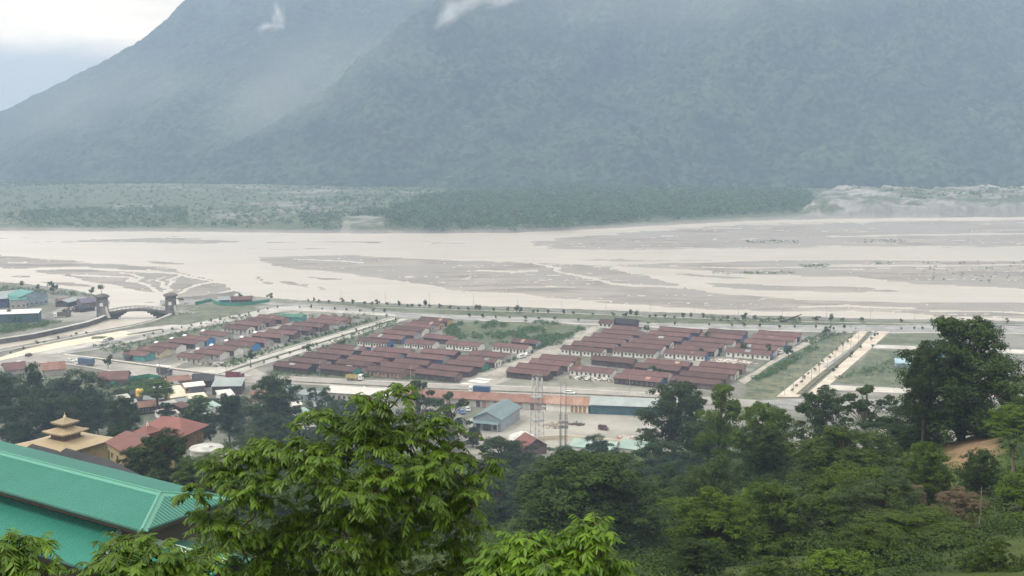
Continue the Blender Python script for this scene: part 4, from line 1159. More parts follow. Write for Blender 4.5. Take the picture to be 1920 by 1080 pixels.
MB().box(-1.6, 1.6, -11.09, -10.95, 0, 3.1).build('door', mat('shutter', (.12, .12, .14), .5, .2), r)
for x in (-3.6, 3.5):
    o = MB().box(x - .9, x + .9, -11.07, -10.95, .6, 2.6).build('window', M_FRAME, r)
    MB().box(x - .75, x + .75, -11.10, -11.073, .72, 2.5).build('pane', M_PANE, o)
for x in (-5.2, 5.0):
    MB().tube([(x, -13.1, -.2), (x, -13.1, 3.3)], .1, 6).build('post', M_CONC, r)
gabled('house', 'dark red roofed house just below the lattice tower', 'house', (985, 855, 1025, 850), 9, 3.4, 6.0, WALLS['purple'], M_REDR, oh=.7, along=False)
gabled('house', 'low house with pale mint green roof at the yard edge', 'house', (1070, 850, 1150, 858), 9, 3.0, 4.6, WALLS['white'], M_MINT, oh=.5)
gabled('house', 'wide mint roofed house among trees right of the poles', 'house', (1160, 853, 1215, 860), 10, 3.0, 4.8, WALLS['white'], M_MINT, oh=.5)
wallstrip('compound_wall', 'low cream wall along the front of the dusty yard', [(1010, 826), (1060, 823), (1160, 832), (1240, 838)], 1.6, -.6, .5, M_CREAM)
# river side and town corner buildings
gabled('house', 'small white house at the head of the lane beside the promenade', 'house', (1122.5, 614, 1146, 616), 8, 2.9, 4.6, WALLS['white'], M_ROOF, win=3)
gabled('house', 'small dark roofed house tucked behind the rearmost row of right block', 'house', (1150, 614, 1190, 617), 8, 3.1, 5.0, WALLS['dark'], M_DKR)
gabled('house', 'house with teal green double pitched roof in the far left compound', 'house', (38, 577, 90, 570), 15, 7.0, 9.6, WALLS['bluegrey'], M_TEALR, win=6, along=False)
gabled('house', 'teal roofed wing in front of the green roofed compound house', 'house', (20, 579, 50, 577), 12, 5.6, 7.6, WALLS['grey'], M_TEALR, win=3)
gabled('storage_shed', 'long shed with pale flat roof above the channel bank', 'shed', (-120, 611, 72, 604), 12, 5.6, 6.2, M_TEALW, M_PALER, mono=True)
gabled('house', 'grey roofed block at the far left edge of the compound', 'house', (-60, 582, 16, 576), 12, 6, 7.8, WALLS['navy'], M_GREYR, win=6)
gabled('house', 'small grey house behind the teal roofs near the river', 'house', (-20, 566, 40, 561), 10, 4.0, 5.8, WALLS['grey'], M_GREYR)
gabled('house', 'purple roofed store beside the left gate tower', 'house', (154, 577, 182, 574), 9, 3.2, 5.4, WALLS['purple'], mat('purple_roofing', (.12, .105, .15), .6, .2, .4))
gabled('shack', 'dark lean-to in front of the left gate tower', 'shack', (152, 586, 178, 582), 6, 2.4, 3.4, WALLS['dark'], M_DKR, mono=True)
gabled('shack', 'brown timber shack among piles left of the gate tower', 'shack', (112, 574, 134, 572), 9, 2.8, 4.4, WALLS['tan'], M_RUST)
gabled('shack', 'grey boarded shack beside stacked timber near the gate tower', 'shack', (128, 576, 150, 570), 9, 3.2, 4.6, WALLS['dark'], M_GREYR)
gabled('booth', 'small white guard booth beside the field end gate tower', 'booth', (336, 571, 345, 570), 5, 3, 3.8, WALLS['white'], M_DKR, oh=.3)
gabled('shed', 'blue sided shed inside the green screen fence by the river', 'shed', (412, 573, 432, 572), 8, 3.6, 4.6, WALLS['blue'], M_GREYR, mono=True)
gabled('shed', 'maroon roofed shed inside the green screen fence by the river', 'shed', (433, 571, 472, 570), 9, 3.2, 4.8, WALLS['dark'], M_ROOF)
gabled('shed', 'white topped shed at the river end of the green fence', 'shed', (440, 563, 468, 562.5), 7, 2.6, 3.4, WALLS['dark'], M_PALER, mono=True)
gabled('shed', 'low green shed behind the far end of the left block', 'shed', (522, 601, 566, 603), 7, 2.6, 3.8, WALLS['teal'], mat('green_felt', (.05, .15, .11), .8, .3, .4))
gabled('house', 'blue roofed house seen through the gap in the big tree', 'house', (1728, 682, 1768, 684), 12, 3.4, 6.2, WALLS['white'], M_TARP)
gabled('shed', 'pale blue shed in the grass left of the big tree', 'shed', (1680, 690, 1705, 691), 9, 2.6, 4.0, WALLS['bluegrey'], mat('faded_blue_roofing', (.30, .42, .50), .6, .2, .4))
gabled('house', 'long rust brown roof below the road at far left', 'house', (10, 706, 50, 702), 12, 3.0, 5.4, WALLS['grey'], M_ROOF)
gabled('house', 'rust brown roofed house behind the conical dark tree', 'house', (80, 706, 124, 702), 12, 3.0, 5.4, WALLS['grey'], M_RUST)
gabled('house', 'red brown roof beside the green net fence below the road', 'house', (182, 724, 238, 722), 11, 3.0, 5.6, WALLS['purple'], M_ROOF)
gabled('shack', 'white roofed hut by the road above the green net', 'shack', (228, 713, 240, 712), 4, 2.4, 3.4, WALLS['white'], M_PALER, mono=True)
o = wallstrip('screen_fence', 'green netting fence around the riverside sheds', [(366, 572), (395, 566), (412, 573), (450, 574), (505, 567)], 2.2, -.4, .15, WALLS['green'], None); o['category'] = 'fence'
o = wallstrip('screen_fence', 'green netting fence below the road beside the shacks', [(204, 727), (240, 716), (280, 710), (300, 714)], 2.4, -.4, .15, WALLS['green'], None); o['category'] = 'fence'
# market shacks below the main road
SHK = [((398, 741, 452, 740), 12, 4.0, 5.0, 'dark', M_GREYR, 'grey flat roofed hall with dark wall for its shaded open front beside the main road', 0), ((360, 727, 398, 726), 8, 3.0, 4.0, 'dark', M_DKR, 'black roofed lean-to joined to the grey hall', 0),  # hall front is a solid wall, coloured dark for the shade inside
       ((318, 726, 358, 722), 9, 2.6, 4.0, 'tan', M_RUST, 'brown tin stall nearest the road bend', 0), ((290, 748, 310, 746), 7, 3.4, 4.6, 'bluegrey', M_GREYR, 'grey two level shack behind the yellow water tank', 2),
       ((305, 742, 326, 738), 7, 3.2, 4.4, 'dark', M_GREYR, 'grey tin shack under the road stalls', 2), ((330, 748, 346, 746), 7, 3.0, 4.2, 'cream', M_CREAM, 'shack with cream canvas roof in the market cluster', 0),
       ((348, 738, 384, 734), 8, 3.0, 4.0, 'peach', M_PALER, 'long stall with patched white and peach roof', 5), ((322, 761, 350, 757), 8, 3.6, 4.8, 'tan', M_CREAM, 'tall boarded shack with cream roof in the middle of market', 4),
       ((270, 762, 306, 760), 8, 3.0, 4.2, 'purple', M_GREYR, 'brown roofed shack left of the boarded shack', 0), ((224, 760, 244, 757), 7, 2.8, 3.8, 'grey', M_PALER, 'white roofed shack at the left end of the market', 0),
       ((262, 778, 300, 774), 9, 3.2, 4.6, 'dark', M_RUST, 'rusty roofed store just above the long red hall', 4), ((306, 776, 334, 771), 8, 3.0, 4.2, 'tan', M_PALER, 'pale patched roof shack right of the rusty store', 0),
       ((330, 768, 356, 764), 7, 2.8, 3.8, 'blue', M_GREYR, 'low shack with blue tarpaulin wall', 0), ((300, 786, 312, 784), 5, 2.6, 3.4, 'white', M_PALER, 'small white hut beside the red hall', 0),
       ((322, 790, 336, 787), 5, 3.0, 3.8, 'white', M_PALER, 'pale lilac roofed hut behind the red hall ridge', 0), ((392, 783, 414, 776), 9, 3.6, 5.0, 'white', M_MINT, 'mint roofed house between the leafy trees', 2),
       ((352, 757, 388, 753), 6, 2.2, 2.8, 'cream', M_CREAM, 'low cream awning in front of the trees', 0), ((566, 790, 582, 786), 8, 3.2, 4.4, 'white', M_MINT, 'pale green roofed hut right of the tall tree', 0),
       ((548, 772, 566, 770), 7, 2.8, 3.8, 'white', M_PALER, 'white hut directly behind the tall tree', 2), ((560, 752, 600, 756), 8, 3.2, 4.4, 'bluegrey', M_GREYR, 'grey blue hut left of the off white shed', 3),
       ((246, 752, 268, 750), 7, 3.0, 4.0, 'dark', M_DKR, 'dark roofed shack left of the yellow water tank', 0), ((282, 770, 300, 767), 6, 2.6, 3.6, 'tan', M_GREYR, 'grey roofed boarded shack behind the rusty store', 2),
       ((340, 776, 358, 772), 6, 2.6, 3.4, 'dark', M_RUST, 'rusty lean-to beside the blue tarpaulin shack', 0), ((366, 748, 386, 745), 6, 2.8, 3.8, 'purple', M_DKR, 'dark roofed shack behind the cream awning', 0),
       ((318, 733, 336, 730), 5, 2.6, 3.4, 'grey', M_GREYR, 'narrow grey shack under the patched white stall', 0), ((236, 770, 258, 767), 6, 2.8, 3.8, 'dark', M_GREYR, 'grey shack behind the dark temple trees', 0),
       ((414, 755, 440, 752), 7, 2.8, 3.8, 'white', M_PALER, 'white walled garage right of the cream awning', 3), ((470, 752, 498, 752), 7, 3.0, 4.0, 'tan', M_RUST, 'rust roofed shack left of the tall tree crown', 2),
       ((590, 775, 612, 774), 7, 3.0, 4.2, 'grey', M_GREYR, 'grey shack among scrap right of the tall tree', 2), ((530, 744, 556, 743), 7, 3.0, 4.2, 'bluegrey', M_BLUER, 'blue roofed shack left of the off white shed', 2),
       ((360, 715, 384, 716), 5, 2.6, 3.2, 'dark', M_DKR, 'low dark stall on the road edge at the bend', 0)]
for px, dp, ev, rd, wl, rf, lb, wn in SHK:
    gabled('shack', lb, 'shack', px, dp, ev, rd, WALLS[wl], rf, oh=.4, mono=('flat' in lb or 'lean-to' in lb or 'awning' in lb or 'canvas' in lb), win=wn, door=wn > 2, group='market shacks below the road')


# ------------------------------------------------------------------ temples, hall, tank
def pyramid_roof(mb, half, z0, z1, top, t=.5, rise=.35, seg=5):
    """four slopes with upturned corners from a square of 2*half at z0 to 2*top at z1"""
    for k in range(4):
        c, s = math.cos(k * PI / 2), math.sin(k * PI / 2)
        rows = []
        for i in range(seg + 1):
            f = i / seg; h = half * (1 - f) + top * f; z = z0 + (z1 - z0) * (f ** 1.25)
            rows.append([(x_ * h, -h, z + rise * abs(x_) ** 3 * (1 - f) ** 2) for x_ in (-1, -.5, 0, .5, 1)])
        rt = lambda p: (p[0] * c - p[1] * s, p[0] * s + p[1] * c, p[2])
        for i in range(seg):
            for j in range(4):
                mb.face([rt(rows[i][j]), rt(rows[i][j + 1]), rt(rows[i + 1][j + 1]), rt(rows[i + 1][j])])
        for j in range(4):
            a_, b_ = rows[0][j], rows[0][j + 1]
            lo = lambda p: (p[0] * .97, p[1] * .97, p[2] - t)
            mb.face([rt(lo(a_)), rt(lo(b_)), rt(b_), rt(a_)])
        lo0 = [(x_ * half * .97, -half * .97, z0 - t + rise * abs(x_) ** 3) for x_ in (-1, -.5, 0, .5, 1)]
        for j in range(4): mb.face([rt(lo0[j + 1]), rt(lo0[j]), rt((0, 0, z0 - t + .02))])
    return mb


def temple(label, loc, rz, tiers, roofm, wallm, spire, base):
    r = thing('temple', label, 'temple', loc, rz)
    z = 0
    for i, (bh, hw, rh, half, top) in enumerate(tiers):
        MB().box(-hw, hw, -hw, hw, z - (4 if i == 0 else .6), z + bh - .3).build('wall', wallm[min(i, len(wallm) - 1)], r)
        if i:
            wn_ = MB()
            for k in range(5):
                x = -hw + 2 * hw * (k + .5) / 5
                wn_.box(x - hw * .11, x + hw * .11, -hw - .06, -hw + .02, z + .3, z + bh - .75); wn_.box(hw - .02, hw + .06, x - hw * .11, x + hw * .11, z + .3, z + bh - .75)
            wn_.build('window_band', M_DOOR, r)
        pyramid_roof(MB(), half, z + bh, z + bh + rh, top, .4, half * .035).build('roof', roofm, r)
        z += bh + rh - .15
    if spire:
        MB().lathe([(.5, z - .3), (.52, z), (.3, z + .2), (.36, z + .45), (.15, z + .7), (.08, z + 1.15), (.02, z + 1.4)], k=12).build('finial', spire, r)
    return r


M_GOLD = sheetmat('gold_roofing', (.32, .245, .145), (.39, .305, .19), .5, 0, .5, .35, .02)
M_SPIRE = mat('gilded_finial', (.60, .50, .33), .35, .1, 1)
M_OCH = mat('ochre_wall', (.36, .27, .135), .8, .2, .4); M_BRN = mat('brown_timber', (.14, .085, .05), .75, .3, .8, c2=(.22, .14, .08))
tl = P(126, 863, 276)
temple('three tiered temple with golden pagoda roofs and gilded finial', (tl.x, tl.y, tl.z), math.radians(-30), [(4.6, 6.7, 1.15, 8.25, 3.0), (1.95, 2.4, .8, 3.85, 1.6), (1.5, 1.3, 1.0, 2.4, .3)], M_GOLD, [M_OCH, M_BRN, M_OCH], M_SPIRE, 0)
tl = P(280, 869, 292)
temple('smaller temple with two red roofs beside the golden temple', (tl.x, tl.y, tl.z), math.radians(-32), [(5.5, 4.4, 1.4, 5.7, 1.9), (1.9, 1.55, 1.5, 2.6, .3)], M_REDR, [M_OCH, mat('red_plaster', (.33, .12, .09), .8, .2, .4)], mat('pale_finial', (.6, .48, .42), .5, .1), 0)
gabled('hall', 'long hall with hipped red roof behind the small red temple', 'hall', (262, 833, 340, 836), 11, 4.2, 7.0, M_BRN, M_REDR, dz=(313, 309), hip=5.0, oh=1.2, win=5)
gabled('house', 'cream walled house with maroon lean-to between the two temples', 'house', (206, 862, 236, 866), 9, 4.6, 6.2, M_OCH, M_REDR, dz=(270, 262), oh=.8, win=3)
for lb, px, dz_ in (('black roofed pavilion half hidden behind the green roof', (62, 833, 122, 842), (196, 186)), ('black roofed gallery stepping down right of the black pavilion', (126, 841, 168, 848.5), (187, 180)), ('small black roofed porch at the end of gallery', (171, 855, 226, 866), (180, 172))):
    gabled('pavilion', lb, 'pavilion', px, 7.5 if 'porch' not in lb else 5, 3.4, 5.2 if 'porch' not in lb else 4.4, WALLS['grey'], M_DKR, dz=dz_, oh=.5, ridgeline=True, group='black roofed pavilions below the temple')
tk = P(388, 862, 262)
r = thing('water_tank', 'round white concrete water tank among the trees', 'water tank', tk)
MB().lathe([(3.7, -2), (3.7, 2.6), (3.85, 2.62), (3.85, 2.95), (3.4, 3.1), (.3, 3.35)], k=28).build('drum', mat('stained_white', (.42, .42, .40), .8, .3, .5, c2=(.56, .56, .54)), r)
MB().tube([(1.2, -.8, 3.2), (1.2, -.8, 3.7)], .4, 12).build('hatch', M_CONC, r)
for nm, lb, px, y, d, rr, mc in (('water_tank', 'yellow round topped water tank above the market shacks', 262, 742, 470, 1.6, (.72, .50, .14)), ('water_tank', 'large orange plastic tank beside the workshop', 891, 822, 428, 1.15, (.80, .33, .08)), ('water_tank', 'small orange plastic tank below the large orange tank', 884, 830, 424, .8, (.72, .26, .08))):
    c_ = G(px, 0 + y, 3.0 if rr > 1.5 else 0) if rr > 1.5 else G(px, y, 0)
    r = thing(nm, lb, 'water tank', (c_.x, c_.y, 3.0 if rr > 1.5 else 0))
    MB().lathe([(rr, 0), (rr, rr * 1.5), (rr * .92, rr * 1.75), (rr * .5, rr * 2.0), (rr * .2, rr * 2.05)], k=20).build('drum', mat('tank_plastic', mc, .45, .1, 1), r)
    MB().lathe([(rr * .26, rr * 2.055), (rr * .26, rr * 2.2), (rr * .1, rr * 2.25)], k=12).build('lid', M_DKR, r)
    if rr > 1.5:
        MB().box(-1.3, 1.3, -1.3, 1.3, -3.4, -.003).build('stand', M_STONE, r)

# ------------------------------------------------------------------ the green roofed building close by
M_GREEN = sheetmat('green_roofing', (.022, .178, .135), (.030, .208, .160), .30, 0, .45, .30, .06, sscale=.12)
M_GREEN_T = sheetmat('green_roofing_side', (.022, .178, .135), (.030, .208, .160), .30, 1, .45, .30, .12, sscale=.12)
M_CAP = mat('green_ridge_cap', (.075, .27, .205), .35, .06, .4, spec=.5)
M_CAPW = mat('pale_flashing', (.40, .54, .47), .4, .1, .4)
M_SOFF = mat('shaded_brown_soffit', (.085, .062, .045), .8, .2, .8)  # brown darkened to hold the deep shade under the eaves
M_GWALL = mat('shaded_brown_plaster', (.075, .06, .048), .8, .15, .5)  # wall brown darkened in colour for the shade below the upper roof
DG = 80.0
c0 = P(267, 994.5, DG); ez = c0.z
c1 = G(0, 918.7, ez); ug = (c0 - c1); ug.z = 0; ug.normalize(); vg = Vector((-ug.y, ug.x, 0))
print('green roof', c0, c1, ug)
HB = 4.3                      # half depth of the upper roof
GL = 46.0
ctr = c0 + vg * HB - ug * (GL / 2)
r = thing('green_roofed_building', 'building with two level turquoise green corrugated roof just below the viewpoint', 'building', (ctr.x, ctr.y, ez), math.atan2(ug.y, ug.x))
e = GL / 2; RH = 1.0; HI = 3.05
lo_, k2, k1 = -e, (e - HI, 0, RH), (-e + HI, 0, RH)
rf = MB(); t = .16
for q in ([(-e, -HB, 0), (e, -HB, 0), k2, k1], [(e, HB, 0), (-e, HB, 0), k1, k2]):
    a_ = [Vector(x) for x in q]; rf.hexa([x - Vector((0, 0, t)) for x in a_] + a_)
rf.build('roof', M_GREEN, r)
rf = MB()
rf.face([(e, -HB, 0), (e, HB, 0), k2])
rf.build('hip_roof', M_GREEN_T, r)
mb = MB()


def cap(mb, p, q, w_, h_=.10):
    p, q = Vector(p), Vector(q); d = (q - p).normalized(); s = d.cross(Vector((0, 0, 1))).normalized() * w_
    z = Vector((0, 0, h_)); zl = Vector((0, 0, -.12))
    for sg in (-1, 1):
        o_ = s * sg
        dn = Vector((0, 0, -.10))
        f = [p + o_ + dn, q + o_ + dn, q + z, p + z]
        mb.hexa([x - Vector((0, 0, .06)) for x in f] + f)
    mb.tube([p + z, q + z], .075, 8)


cap(mb, k1, k2, .36); cap(mb, k2, (e, -HB, 0), .36); cap(mb, k2, (e, HB, 0), .36)
for s_ in (.36, -.36):
    pass
mb.build('ridge_cap', M_CAP, r)
mb = MB()
mb.box(-e + .05, e - .05, -HB + .05, HB - .05, -.42, -.163)
mb.build('soffit', M_SOFF, r)
mb = MB()
for q in (((-e, -HB - .02, -.09), (e, -HB - .02, -.09)), ((e + .02, -HB, -.09), (e + .02, HB, -.09))):
    mb.tube(q, .11, 8)
mb.build('gutter', mat('dark_gutter', (.02, .085, .07), .5, .2, 1), r)
WI = 1.6
MB().box(-e + WI, e - WI, -HB + WI, HB - WI, -2.6, -.423).build('wall', M_GWALL, r)
# lower skirt roof in front of the wall, hipped before the corner, and a small wing
zi, zo = -1.3, -3.0
yi, yo, xi, xo = -HB + 1.5, -HB - 1.98, e - 4.4, e - 3.0
a_ = [Vector(x) for x in [(-e, yo, zo), (xo, yo, zo), (xi, yi, zi), (-e, yi, zi)]]
MB().hexa([x - Vector((0, 0, t)) for x in a_] + a_).build('lower_roof', M_GREEN, r)
a_ = [Vector(x) for x in [(xo, yo, zo), (xo, yi + .4, zo), (xi, yi + .4, zi), (xi, yi, zi)]]
MB().hexa([x - Vector((0, 0, t)) for x in a_] + a_).build('lower_hip_roof', M_GREEN_T, r)
mb = MB(); cap(mb, (xi, yi, zi), (xo, yo, zo), .22); mb.build('hip_cap', M_CAPW, r)
MB().box(-e, xo - .1, yo + .1, yi, zo - .45, zo - .17).build('lower_soffit', M_SOFF, r)
MB().tube([(-e, yo - .05, zo - .1), (xo + .05, yo - .05, zo - .1)], .11, 8).build('lower_gutter', bpy.data.materials['dark_gutter'], r)
MB().box(-e + .8, xo - 1.2, yo + 1.4, HB - 1.0, zo - 8, zo - .453).build('lower_wall', M_GWALL, r)
yr, zr, xa, xb = -HB + 2.3, -1.85, xi + .9, e + 6.0
wg = MB()
for q in ([(xa, yo + .2, zo - .05), (xb, yo + .2, zo - .05), (xb, yr, zr), (xa, yr, zr)], [(xb, yr + 3.6, zo - .05), (xa, yr + 3.6, zo - .05), (xa, yr, zr), (xb, yr, zr)]):
    a_ = [Vector(x) for x in q]; wg.hexa([x - Vector((0, 0, t)) for x in a_] + a_)
wg.build('wing_roof', M_GREEN, r)
mb = MB(); cap(mb, (xa, yr, zr + .02), (xb, yr, zr + .02), .30, .16); mb.build('wing_ridge_cap', M_CAPW, r)
MB().box(xa + .3, xb - .4, yo + .9, yr + 3.0, zo - 8, zo - .3).build('wing_wall', M_GWALL, r)

# ------------------------------------------------------------------ masts and posts
M_GALV = mat('galvanised_steel', (.36, .36, .36), .5, .15, .5, metal=.2)
M_DSTEEL = mat('dark_steel', (.10, .10, .105), .6, .2, .5)
b = G(1007, 848)
r = thing('lattice_tower', 'tall pale lattice telecom tower rising behind the trees', 'telecom tower', b, .5)
HT, w0, w1 = 28.6, 2.0, 1.25
wd = lambda z: w0 + (w1 - w0) * min(z / HT, 1)
for i, j in ((-1, -1), (1, -1), (1, 1), (-1, 1)):
    MB().tube([(i * w0, j * w0, -1), (i * w1, j * w1, HT)], .085, 5).build('leg', M_GALV, r)
mb = MB(); cn = ((-1, -1), (1, -1), (1, 1), (-1, 1)); NB = 12
for k in range(NB):
    za, zb = HT * k / NB, HT * (k + 1) / NB; a_, b_ = wd(za), wd(zb)
    for q in range(4):
        p_, n_ = cn[q], cn[(q + 1) % 4]
        mb.tube([(p_[0] * a_, p_[1] * a_, za), (n_[0] * b_, n_[1] * b_, zb)], .035, 4); mb.tube([(n_[0] * a_, n_[1] * a_, za), (p_[0] * b_, p_[1] * b_, zb)], .035, 4)
        mb.tube([(p_[0] * b_, p_[1] * b_, zb), (n_[0] * b_, n_[1] * b_, zb)], .04, 4)
mb.build('bracing', M_GALV, r)
for z in (12.0, 20.5):
    MB().box(-1.9, 1.9, -1.9, 1.9, z, z + .18).build('platform', M_GALV, r)
for k in range(6):
    a_ = k * PI / 3
    x, y = 1.9 * math.cos(a_), 1.9 * math.sin(a_)
    MB().frus(x, y, 24.2, 27.2, .24, .24, .24, .24).tube([(x * .55, y * .55, 25.6), (x, y, 25.6)], .06, 4).build('antenna_panel', mat('antenna_white', (.66, .66, .65), .5, .05) if k == 0 else bpy.data.materials['antenna_white'], r)
for k, z in enumerate((15.5, 17.2)):
    MB().lathe([(.1, -.25), (.75, 0), (.75, .1), (.1, .25)], k=16).build('dish', bpy.data.materials['antenna_white'], r).location = (1.7, -1.6, z)
for sx, ht, lb in ((1051, 26.3, 'dark slender mast carrying equipment boxes, left of a pair'), (1060.5, 26.6, 'dark slender mast with ladder, right of a pair')):
    b = G(sx, 852)
    r = thing('antenna_mast', lb, 'mast', b, .3, 'pair of masts beside the lattice tower')
    MB().tube([(0, 0, -1), (0, 0, ht * .55), (0, 0, ht)], [.18, .14, .07], 8).build('pole', M_DSTEEL, r)
    mb = MB()
    for k in range(14):
        z = 2 + k * .95; mb.tube([(-.5, .0, z), (.5, 0, z)], .05, 4)
    mb.tube([(-.5, 0, 0), (-.5, 0, 15)], .07, 4).tube([(.5, 0, 0), (.5, 0, 15)], .07, 4); mb.build('ladder', M_DSTEEL, r)
    for z in (9.6, 11.4):
        MB().box(-.75, .75, -.55, .55, z, z + 1.1).build('equipment_box', M_GALV, r)
for px, y0, d, ht, lb in ((1872, 1042, 96, 5.6, 'thin pale pole standing among the trees near the right edge'), (1657, 1040, 92, 3.6, 'short pale broken trunk post in front of the dry tree')):
    x = (px - 960) * d / F; g = hz_at(x, d)
    tp = P(px, y0 - ht * F / d, d)
    r = thing('pole', lb, 'pole', (x, d, g))
    MB().tube([(0, 0, -.5), (.06, 0, ht * .5), (0, 0, max(tp.z - g, 3))], [.06, .05, .04], 8).build('shaft', BARKG, r)
    MB().tube([(-.2, 0, max(tp.z - g, 3) - .4), (.2, .05, max(tp.z - g, 3) - .35)], .03, 5).build('cross_arm', BARKG, r)
b = G(683, 738)
r = thing('marker_post', 'small white marker post standing on the verge of the main road', 'post', b)
MB().frus(0, 0, -.3, 2.6, .55, .55, .42, .42).build('shaft', M_WHITE, r); MB().frus(0, 0, 2.603, 3.5, .6, .6, .1, .1).build('cap', M_WHITE, r)


def lamp_mesh():
    mb = MB(); mb.tube([(0, 0, -.3), (0, 0, 5), (0, 0, 8.4), (.5, 0, 9.0), (1.5, 0, 9.15)], [.13, .10, .08, .06, .05], 5); return mb


def lamp(px, py, label, rz, first=[]):
    l = G(px, py)
    if not first:
        r = thing('street_lamp', label, 'street lamp', l, rz, 'street lamps along the avenues')
        lamp_mesh().build('post', M_GALV, r); MB().box(1.2, 2.2, -.16, .16, 9.08, 9.26).build('lamp_head', M_DSTEEL, r); first.append(r)
        return
    s = first[0]; r = s.copy(); COL.objects.link(r); r.location = l; r.rotation_euler = (0, 0, rz); r['label'] = label
    for ch in s.children:
        q = ch.copy(); COL.objects.link(q); q.parent = r


def lerp(a, b, t): return a + (b - a) * t


for k in range(9):
    t = k / 8; lamp(lerp(1471, 1604, t), lerp(742, 630, t), 'grey street lamp on the left paving of the right avenue, %s from the near end' % ordn(k + 1), 0)
for k in range(8):
    t = k / 7; lamp(lerp(1521, 1624, t), lerp(718, 636, t), 'grey street lamp on the median of the right avenue, %s from the near end' % ordn(k + 1), PI)
for k in range(9):
    t = k / 8; lamp(lerp(462, 735, t), lerp(676, 595.5, t), 'grey street lamp on the median of the diagonal avenue, %s from the near end' % ordn(k + 1), 2.5)
for k in range(16):
    t = k / 15; lamp(lerp(640, 1880, t), np.interp(lerp(640, 1880, t), [640, 850, 1200, 1400, 1600, 1900], [572.5, 578.5, 590.5, 599, 604, 610]), 'grey lamp post on the river embankment, %s from the left' % ordn(k + 1), 1.6)
for k, (x, y) in enumerate(((300, 706), (212, 690), (425, 706), (600, 713), (770, 722), (1180, 738))):
    lamp(x, y, 'grey street lamp beside the main road, %s from the left' % ordn(sorted((300, 212, 425, 600, 770, 1180)).index(x) + 1), 1.2)

# ------------------------------------------------------------------ vehicles
PAINT = {}


def paint(c):
    if c not in PAINT: PAINT[c] = mat('vehicle_paint', c, .35, .12, 1.5, spec=.5)
    return PAINT[c]


M_TYRE = mat('tyre_rubber', (.025, .025, .025), .9, .2, 3); M_GLASS = mat('vehicle_glass', (.03, .04, .045), .1, .1, 1, spec=.6)


def wheels(r, xs, yw, rad, tw=.28):
    for x in xs:
        for s in (-1, 1):
            mb = MB(); mb.lathe([(rad * .55, -tw / 2), (rad, -tw / 2 + .03), (rad, tw / 2 - .03), (rad * .55, tw / 2)], k=12)
            mb.v = [(x + p[0], s * yw + p[2], rad + p[1]) for p in mb.v]
            o = mb.build('wheel', M_TYRE, r)
            mb = MB(); mb.lathe([(rad * .54, -tw / 2 - .01), (rad * .54, tw / 2 + .01)], k=10); mb.v = [(x + p[0], s * yw + p[2], rad + p[1]) for p in mb.v]
            mb.build('rim', M_GALV, o)


def heading(px, to):
    a_, b_ = G(*px), G(*to); return math.atan2(b_.y - a_.y, b_.x - a_.x)


def truck(px, to, label, cabc, boxc, L=8.5, z=.2, tall=2.3, tipper=False):
    b = G(*px, z); r = thing('truck', label, 'truck', b, heading(px, to))
    h = L / 2
    MB().box(-h, h - .2, -.45, .45, .62, .98).build('chassis', M_DSTEEL, r)
    MB().xprism([(-1.2, .7), (1.2, .7), (1.2, 2.2), (1.05, 2.95), (-1.05, 2.95), (-1.2, 2.2)], h - 1.9, h - .15).build('cab', paint(cabc), r)
    MB().hexa([(h - .16, -1.05, 1.85), (h - .13, -1.05, 1.85), (h - .13, 1.05, 1.85), (h - .16, 1.05, 1.85), (h - .16, -.95, 2.8), (h - .13, -.95, 2.8), (h - .13, .95, 2.8), (h - .16, .95, 2.8)]).build('windscreen', M_GLASS, r)
    for s in (-1, 1):
        MB().box(h - 1.5, h - .5, s * 1.205 - .02, s * 1.205 + .02, 1.75, 2.2).build('side_window', M_GLASS, r)
    mb = MB()
    if tipper:
        mb.box(-h, h - 2.1, -1.22, 1.22, 1.0, 1.15)
        for y in (-1.22, 1.12): mb.box(-h, h - 2.1, y, y + .1, 1.153, 1.0 + tall)
        mb.box(-h, -h + .1, -1.118, 1.118, 1.153, 1.0 + tall); mb.box(h - 2.2, h - 2.1, -1.118, 1.118, 1.153, 1.0 + tall + .3)
        for k in range(5): mb.box(-h + .5 + k * (L - 2.8) / 4, -h + .62 + k * (L - 2.8) / 4, -1.28, -1.223, 1.1, 1.0 + tall)
    else:
        mb.box(-h, h - 2.1, -1.25, 1.25, 1.0, 1.0 + tall)
        for k in range(8): mb.box(-h + .4 + k * (L - 3) / 7, -h + .5 + k * (L - 3) / 7, -1.29, -1.253, 1.05, .95 + tall)
    mb.build('cargo_box', paint(boxc), r)
    wheels(r, (h - 1.2, -h + 1.2, -h + 2.4), 1.05, .5)
    return r


